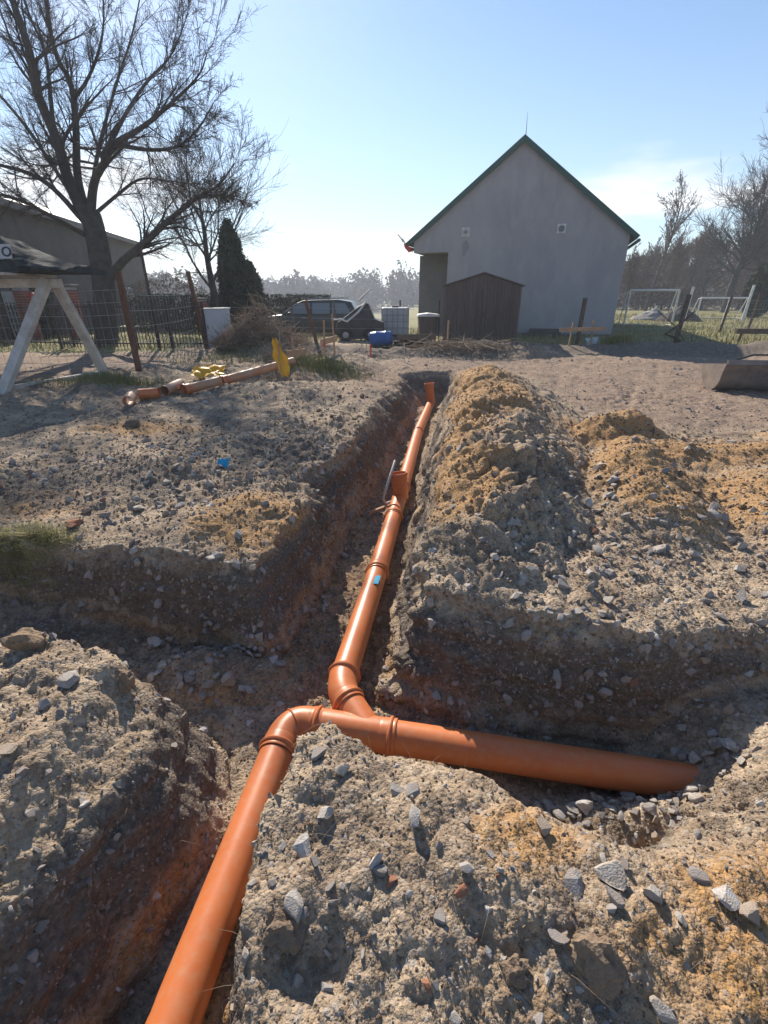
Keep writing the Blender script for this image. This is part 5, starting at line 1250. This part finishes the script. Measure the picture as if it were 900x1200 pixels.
for k in range(260):
    a = g.uniform(0, 6.28); q = math.sqrt(g.random()); x = 1.3*q*math.cos(a); y = .35*q*math.sin(a)
    d = np.array([g.normal()*1.6, g.normal(), g.normal()*.3]); d /= np.linalg.norm(d); pp, _ = wander(g, np.array([x, y, .05+.15*g.random()]), d, g.uniform(.2, .7), 4, .1, .0); r_ = g.uniform(.003, .012); T.add(pp, np.linspace(r_, r_*.5, 5), 4)
t3 = empty('brush_pile', gp(1.9, 12.6), label='scatter of roots and sticks on the dark soil before the shed', cat='brushwood'); T.build('branches', M['brush'], t3)
# fallen branch on the right
T = Tubes(); o0 = gp(8.9, 14.6)
for pts, r0 in (([(0, 0, .0), (-.35, .1, .25), (-.62, .15, .32), (-.2, .2, .62), (.15, .25, .95)], .045), ([(-.05, 0, .1), (-.4, .1, .55), (-.95, .2, .95)], .022), ([(.1, 0, .0), (.12, 0, .5)], .012), ([(.2, 0, .0), (.05, 0, .35)], .012), ([(-.3, .1, .25), (-.1, 0, .1), (.3, -.1, .05)], .03)):
    T.add(np.array(pts, float), np.linspace(r0, r0*.5, len(pts)), 6)
t = empty('fallen_branch', o0, label='forked dark dead branch standing out of the soil bank on the right', cat='branch'); T.build('limb', M['wood_dk'], t)

# ---------------------------------------------------------------- trees on the right and far away
rt_ = at(850, 360, y=46); rt_.z = gz(rt_.x, 46)-.1
tree('bare_tree', rt_, 12.5, 31, 'tallest dark leafless tree at the right with a forked trunk', r=.36, dens=(34, 17, 13, 7), maxl=3, lenf=.55, up=.07, spread=.65, minr=.010, trunk_f=.72)
rb = at(757, 360, y=52); rb.z = gz(rb.x, 52)-.1
tree('birch_tree', rb, 9.8, 33, 'slender pale birch just right of the house', r=.18, dens=(44, 14, 10, 5), maxl=3, lenf=.32, up=.05, spread=.48, minr=.013, mt='twig_red')
RT = [(730, 60, 6.5, 'low brown bare tree right against the house corner'), (785, 56, 7.5, 'brown bare tree between the birch and the big tree'), (805, 60, 8.5, 'reddish bare tree behind the small goal'), (822, 64, 9.5, 'reddish bare tree left of the biggest one'),
      (880, 52, 9, 'reddish bare tree right of the biggest one'), (905, 50, 9.5, 'bare tree cut by the right edge of the picture'), (745, 66, 8, 'bare tree low behind the birch'), (865, 66, 9.5, 'pale brown tree far behind the biggest one'), (775, 70, 8.5, 'faint bare tree far behind the goal')]
protoT = None
for i, (px, y, h, lab) in enumerate(RT):
    q = at(px, 360, y=y); q.z = gz(q.x, y)-.1
    if i < 3:
        t = tree('bare_tree', q, h*.78, 50+i, lab, r=.16, dens=(38, 17, 11, 6), maxl=3, lenf=.42, up=.07, spread=.52, minr=.011, mt='twig_red'); t['h0'] = h
        RT[i] = (px, y, h, t)
    else:
        src = RT[i % 3][3]; t = copy_tree(src); t.location = q; s = h/src['h0']; t.scale = (s*1.1, s, s); t.rotation_euler = (0, 0, i*1.3); t['label'] = lab
for o in list(col.objects):
    if 'h0' in o: del o['h0']
# evergreen by the right edge, shrubs
def bush(px, y, w_, h, n_, m, label, seed, name='shrub', cat='shrub', sz=.07):
    q = at(px, 360, y=y); q.z = gz(q.x, y)-.1; t = empty(name, q, label=label, cat=cat)
    def fn(g, k):
        d = g.normal(size=(k, 3)); d /= np.linalg.norm(d, axis=1)[:, None]; rr_ = (.55+.45*g.random(k)**.5)*(1+.3*perlin(d[:, 0]*2+seed, d[:, 1]*2, d[:, 2]*2)); c = d*rr_[:, None]
        return np.column_stack([c[:, 0]*w_/2, c[:, 1]*w_/2, (c[:, 2]*.5+.5)*h])
    v, f = leaves(n_, fn, sz, seed, 1.5); npmesh('foliage', v, f, m, t)
    T = Tubes(); g = np.random.default_rng(seed)
    for k in range(7): pp, _ = wander(g, np.array([0, 0, 0.]), np.array([g.normal()*.4, g.normal()*.4, 1.]), h*.7, 4, .1, 0); T.add(pp, np.linspace(.04, .015, 5), 4)
    T.build('stem', M['bark'], t); return t
bush(887, 34, 1.8, 3.4, 3500, 'conifer', 'dark evergreen shrub near the right edge', 71, sz=.10)
bush(196, 30, 5, 3.0, 5000, 'twig_red', 'pale olive bush far behind the bar fence', 72, sz=.05)
bush(825, 74, 26, 8.5, 16000, 'twig_red', 'broad thicket closing the view under the right trees', 73, 'thicket', 'thicket', sz=.16)
bush(745, 72, 16, 6.5, 9000, 'twig_red', 'thicket seen past the house corner', 74, 'thicket', 'thicket', sz=.16)
bush(905, 70, 14, 9, 9000, 'twig_red', 'thicket at the right picture edge', 75, 'thicket', 'thicket', sz=.16)
# hedge on the left behind the fence
t = empty('hedge', gp(-14.4, 19.2), label='dark green hedge behind the fence at the left', cat='hedge')
def hg(g, n_): return np.column_stack([g.uniform(-4, 1.9, n_), g.uniform(-.4, .4, n_), g.uniform(0, 1.75, n_)])
v, f = leaves(16000, hg, .06, 8, 1.4); npmesh('foliage', v, f, 'hedge', t)
t = empty('hedge', gp(-9.2, 26), label='far dark hedge crossing behind the bar fence', cat='hedge')
def hg(g, n_): return np.column_stack([g.uniform(-3.5, 6.5, n_), g.uniform(-.5, .5, n_), g.uniform(0, 1.75, n_)])
v, f = leaves(14000, hg, .07, 10, 1.4); npmesh('foliage', v, f, 'hedge', t)
# far woods: one mass of crowns
g = np.random.default_rng(77); VV = []; FF = []; n0 = 0
for k in range(330):
    az = R(g.uniform(-62, 56)); dist = g.uniform(170, 260); x = dist*math.sin(az); y = dist*math.cos(az); zb = gz(x, y); H_ = g.uniform(9, 14)*(1.5 if k % 17 == 0 else 1); Wc = g.uniform(6, 12)
    if x > 40 and False: continue
    def fn(gg, m_):
        d = gg.normal(size=(m_, 3)); d /= np.linalg.norm(d, axis=1)[:, None]; r_ = (.4+.6*gg.random(m_)**.5)*(1+.3*perlin(d[:, 0]*1.8+k, d[:, 1]*1.8, d[:, 2]*1.8)); c = d*r_[:, None]
        return np.column_stack([x+c[:, 0]*Wc/2, y+c[:, 1]*Wc/2, zb+(c[:, 2]*.5+.5)*H_])
    v, f = leaves(330, fn, .62, 100+k, 1.3); VV.append(v); FF.append(f+n0); n0 += len(v)
o = npmesh('far_woods', np.concatenate(VV), np.concatenate(FF), 'twig', None); tag(o, 'hazy strip of woodland along the horizon', kind='stuff')
# soil heap by the goal
def heap(x, y, rx, ry, h, m, label, seed, name='soil_heap'):
    I, J = np.meshgrid(np.linspace(0, 1, 22), np.linspace(0, 2*np.pi, 41)[:-1], indexing='ij'); X_ = I*rx*np.cos(J); Y_ = I*ry*np.sin(J); Zz = h*(1-I**1.3)*(1+.35*perlin(X_*1.3+seed, Y_*1.3, X_*0))+.06*perlin(X_*4, Y_*4, X_*0)-.12*I
    v = np.stack([X_, Y_, Zz], -1).reshape(-1, 3); i, j = np.meshgrid(np.arange(21), np.arange(40), indexing='ij'); j2 = (j+1) % 40
    f = np.stack([i*40+j, (i+1)*40+j, (i+1)*40+j2, i*40+j2], -1).reshape(-1, 4); o = npmesh(name, v, f, m, None, gp(x, y), True); return tag(o, label, 'heap')
M['soil_dark'] = mat('dark_soil', (.075, .065, .058), .95, (.12, .10, .08), 1.5, bump=.03, bscale=4)
M['rubble_far'] = mat('pale_rubble', (.34, .32, .30), .95, (.22, .20, .18), 2.5, bump=.05, bscale=4)
q = at(808, 370, y=29); heap(q.x, 30, 1.5, 1.0, .85, 'soil_dark', 'dark heap of soil behind the small goal', 3)
q = at(775, 370, y=31); heap(q.x, 32, 1.6, 1.0, .6, 'rubble_far', 'pale heap of rubble seen through the small goal', 6)
q = at(570, 405, y=13.6); heap(q.x+.15, 13.7, .35, .3, .28, 'rubble_far', 'small pale mound at the foot of the shed', 9)

# ---------------------------------------------------------------- grass
def gstuff(name, label, parts_, m):
    VV = []; FF = []; n0 = 0
    for v, f in parts_: VV.append(v); FF.append(f+n0); n0 += len(v)
    o = npmesh(name, np.concatenate(VV), np.concatenate(FF), m); return tag(o, label, kind='stuff')
gstuff('grass_tufts', 'green and straw coloured grass tufts on the banks and mounds', [blades(1600, patch(-4.75, 8.35, 1.1, .3), .11, .008, 2), blades(2200, patch(-1.3, 9.6, .9, .5), .13, .008, 3), blades(500, patch(6.7, 14.3, .5, .3), .25, .012, 4),
    blades(400, patch(2.2, 14.6, .4, .3), .2, .012, 5), blades(500, patch(.6, 14.9, 1, .4), .18, .012, 6), blades(800, patch(-3.6, 11.8, 1.5, .8), .14, .009, 12)], 'grass')
def area(x0, x1, y0, y1):
    def fn(g, n_):
        xy = np.column_stack([g.uniform(x0, x1, n_), y0+(y1-y0)*g.random(n_)**1.6]); k = grass_mask(xy[:, 0], xy[:, 1]) > .5; xy = xy[k]; return np.column_stack([xy, gzs(xy)-.01])
    return fn
gstuff('bank_grass', 'straw coloured turf hanging over the left pit', [blades(3800, patch(-2.4, 2.72, .34, .13), .06, .003, 1, 1.6), blades(500, patch(-1.75, 1.75, .1, .06), .03, .003, 14, 1.6)], 'grass_dry')
gstuff('meadow_grass', 'short dry grass of the field beyond the yard', [blades(15000, area(5, 26, 14.5, 40), .16, .022, 7), blades(9000, area(-24, -5, 13, 34), .14, .022, 8), blades(2500, area(-5, 2, 16, 30), .2, .02, 9)], 'grass_dry')
gstuff('dry_straw', 'dry straw and roots caught in the dug banks', [blades(700, lambda g, n_: (lambda i: PF[i])(pick(n_, (.2+steep*1.5)*(Rg < 8)*(1-.7*SA), 31)), .035, .0014, 10, 2.5), blades(120, patch(.55, .7, 1.2, .35), .05, .0012, 11, 3)], 'brush')

# ---------------------------------------------------------------- air
hz_m = bpy.data.materials.new('haze_air'); hz_m.use_nodes = True; hn_ = hz_m.node_tree; hn_.nodes.remove(hn_.nodes['Principled BSDF'])
pv = hn_.nodes.new('ShaderNodeVolumePrincipled'); pv.inputs['Color'].default_value = (.80, .88, 1, 1); pv.inputs['Density'].default_value = .0015; pv.inputs['Anisotropy'].default_value = .3
hn_.links.new(pv.outputs[0], hn_.nodes['Material Output'].inputs['Volume'])
b = MB(); b.box((0, 0, 5.5), (1920, 1920, 27)); hz_o = b.build('haze', hz_m); tag(hz_o, 'thin bright haze in the air', kind='stuff')
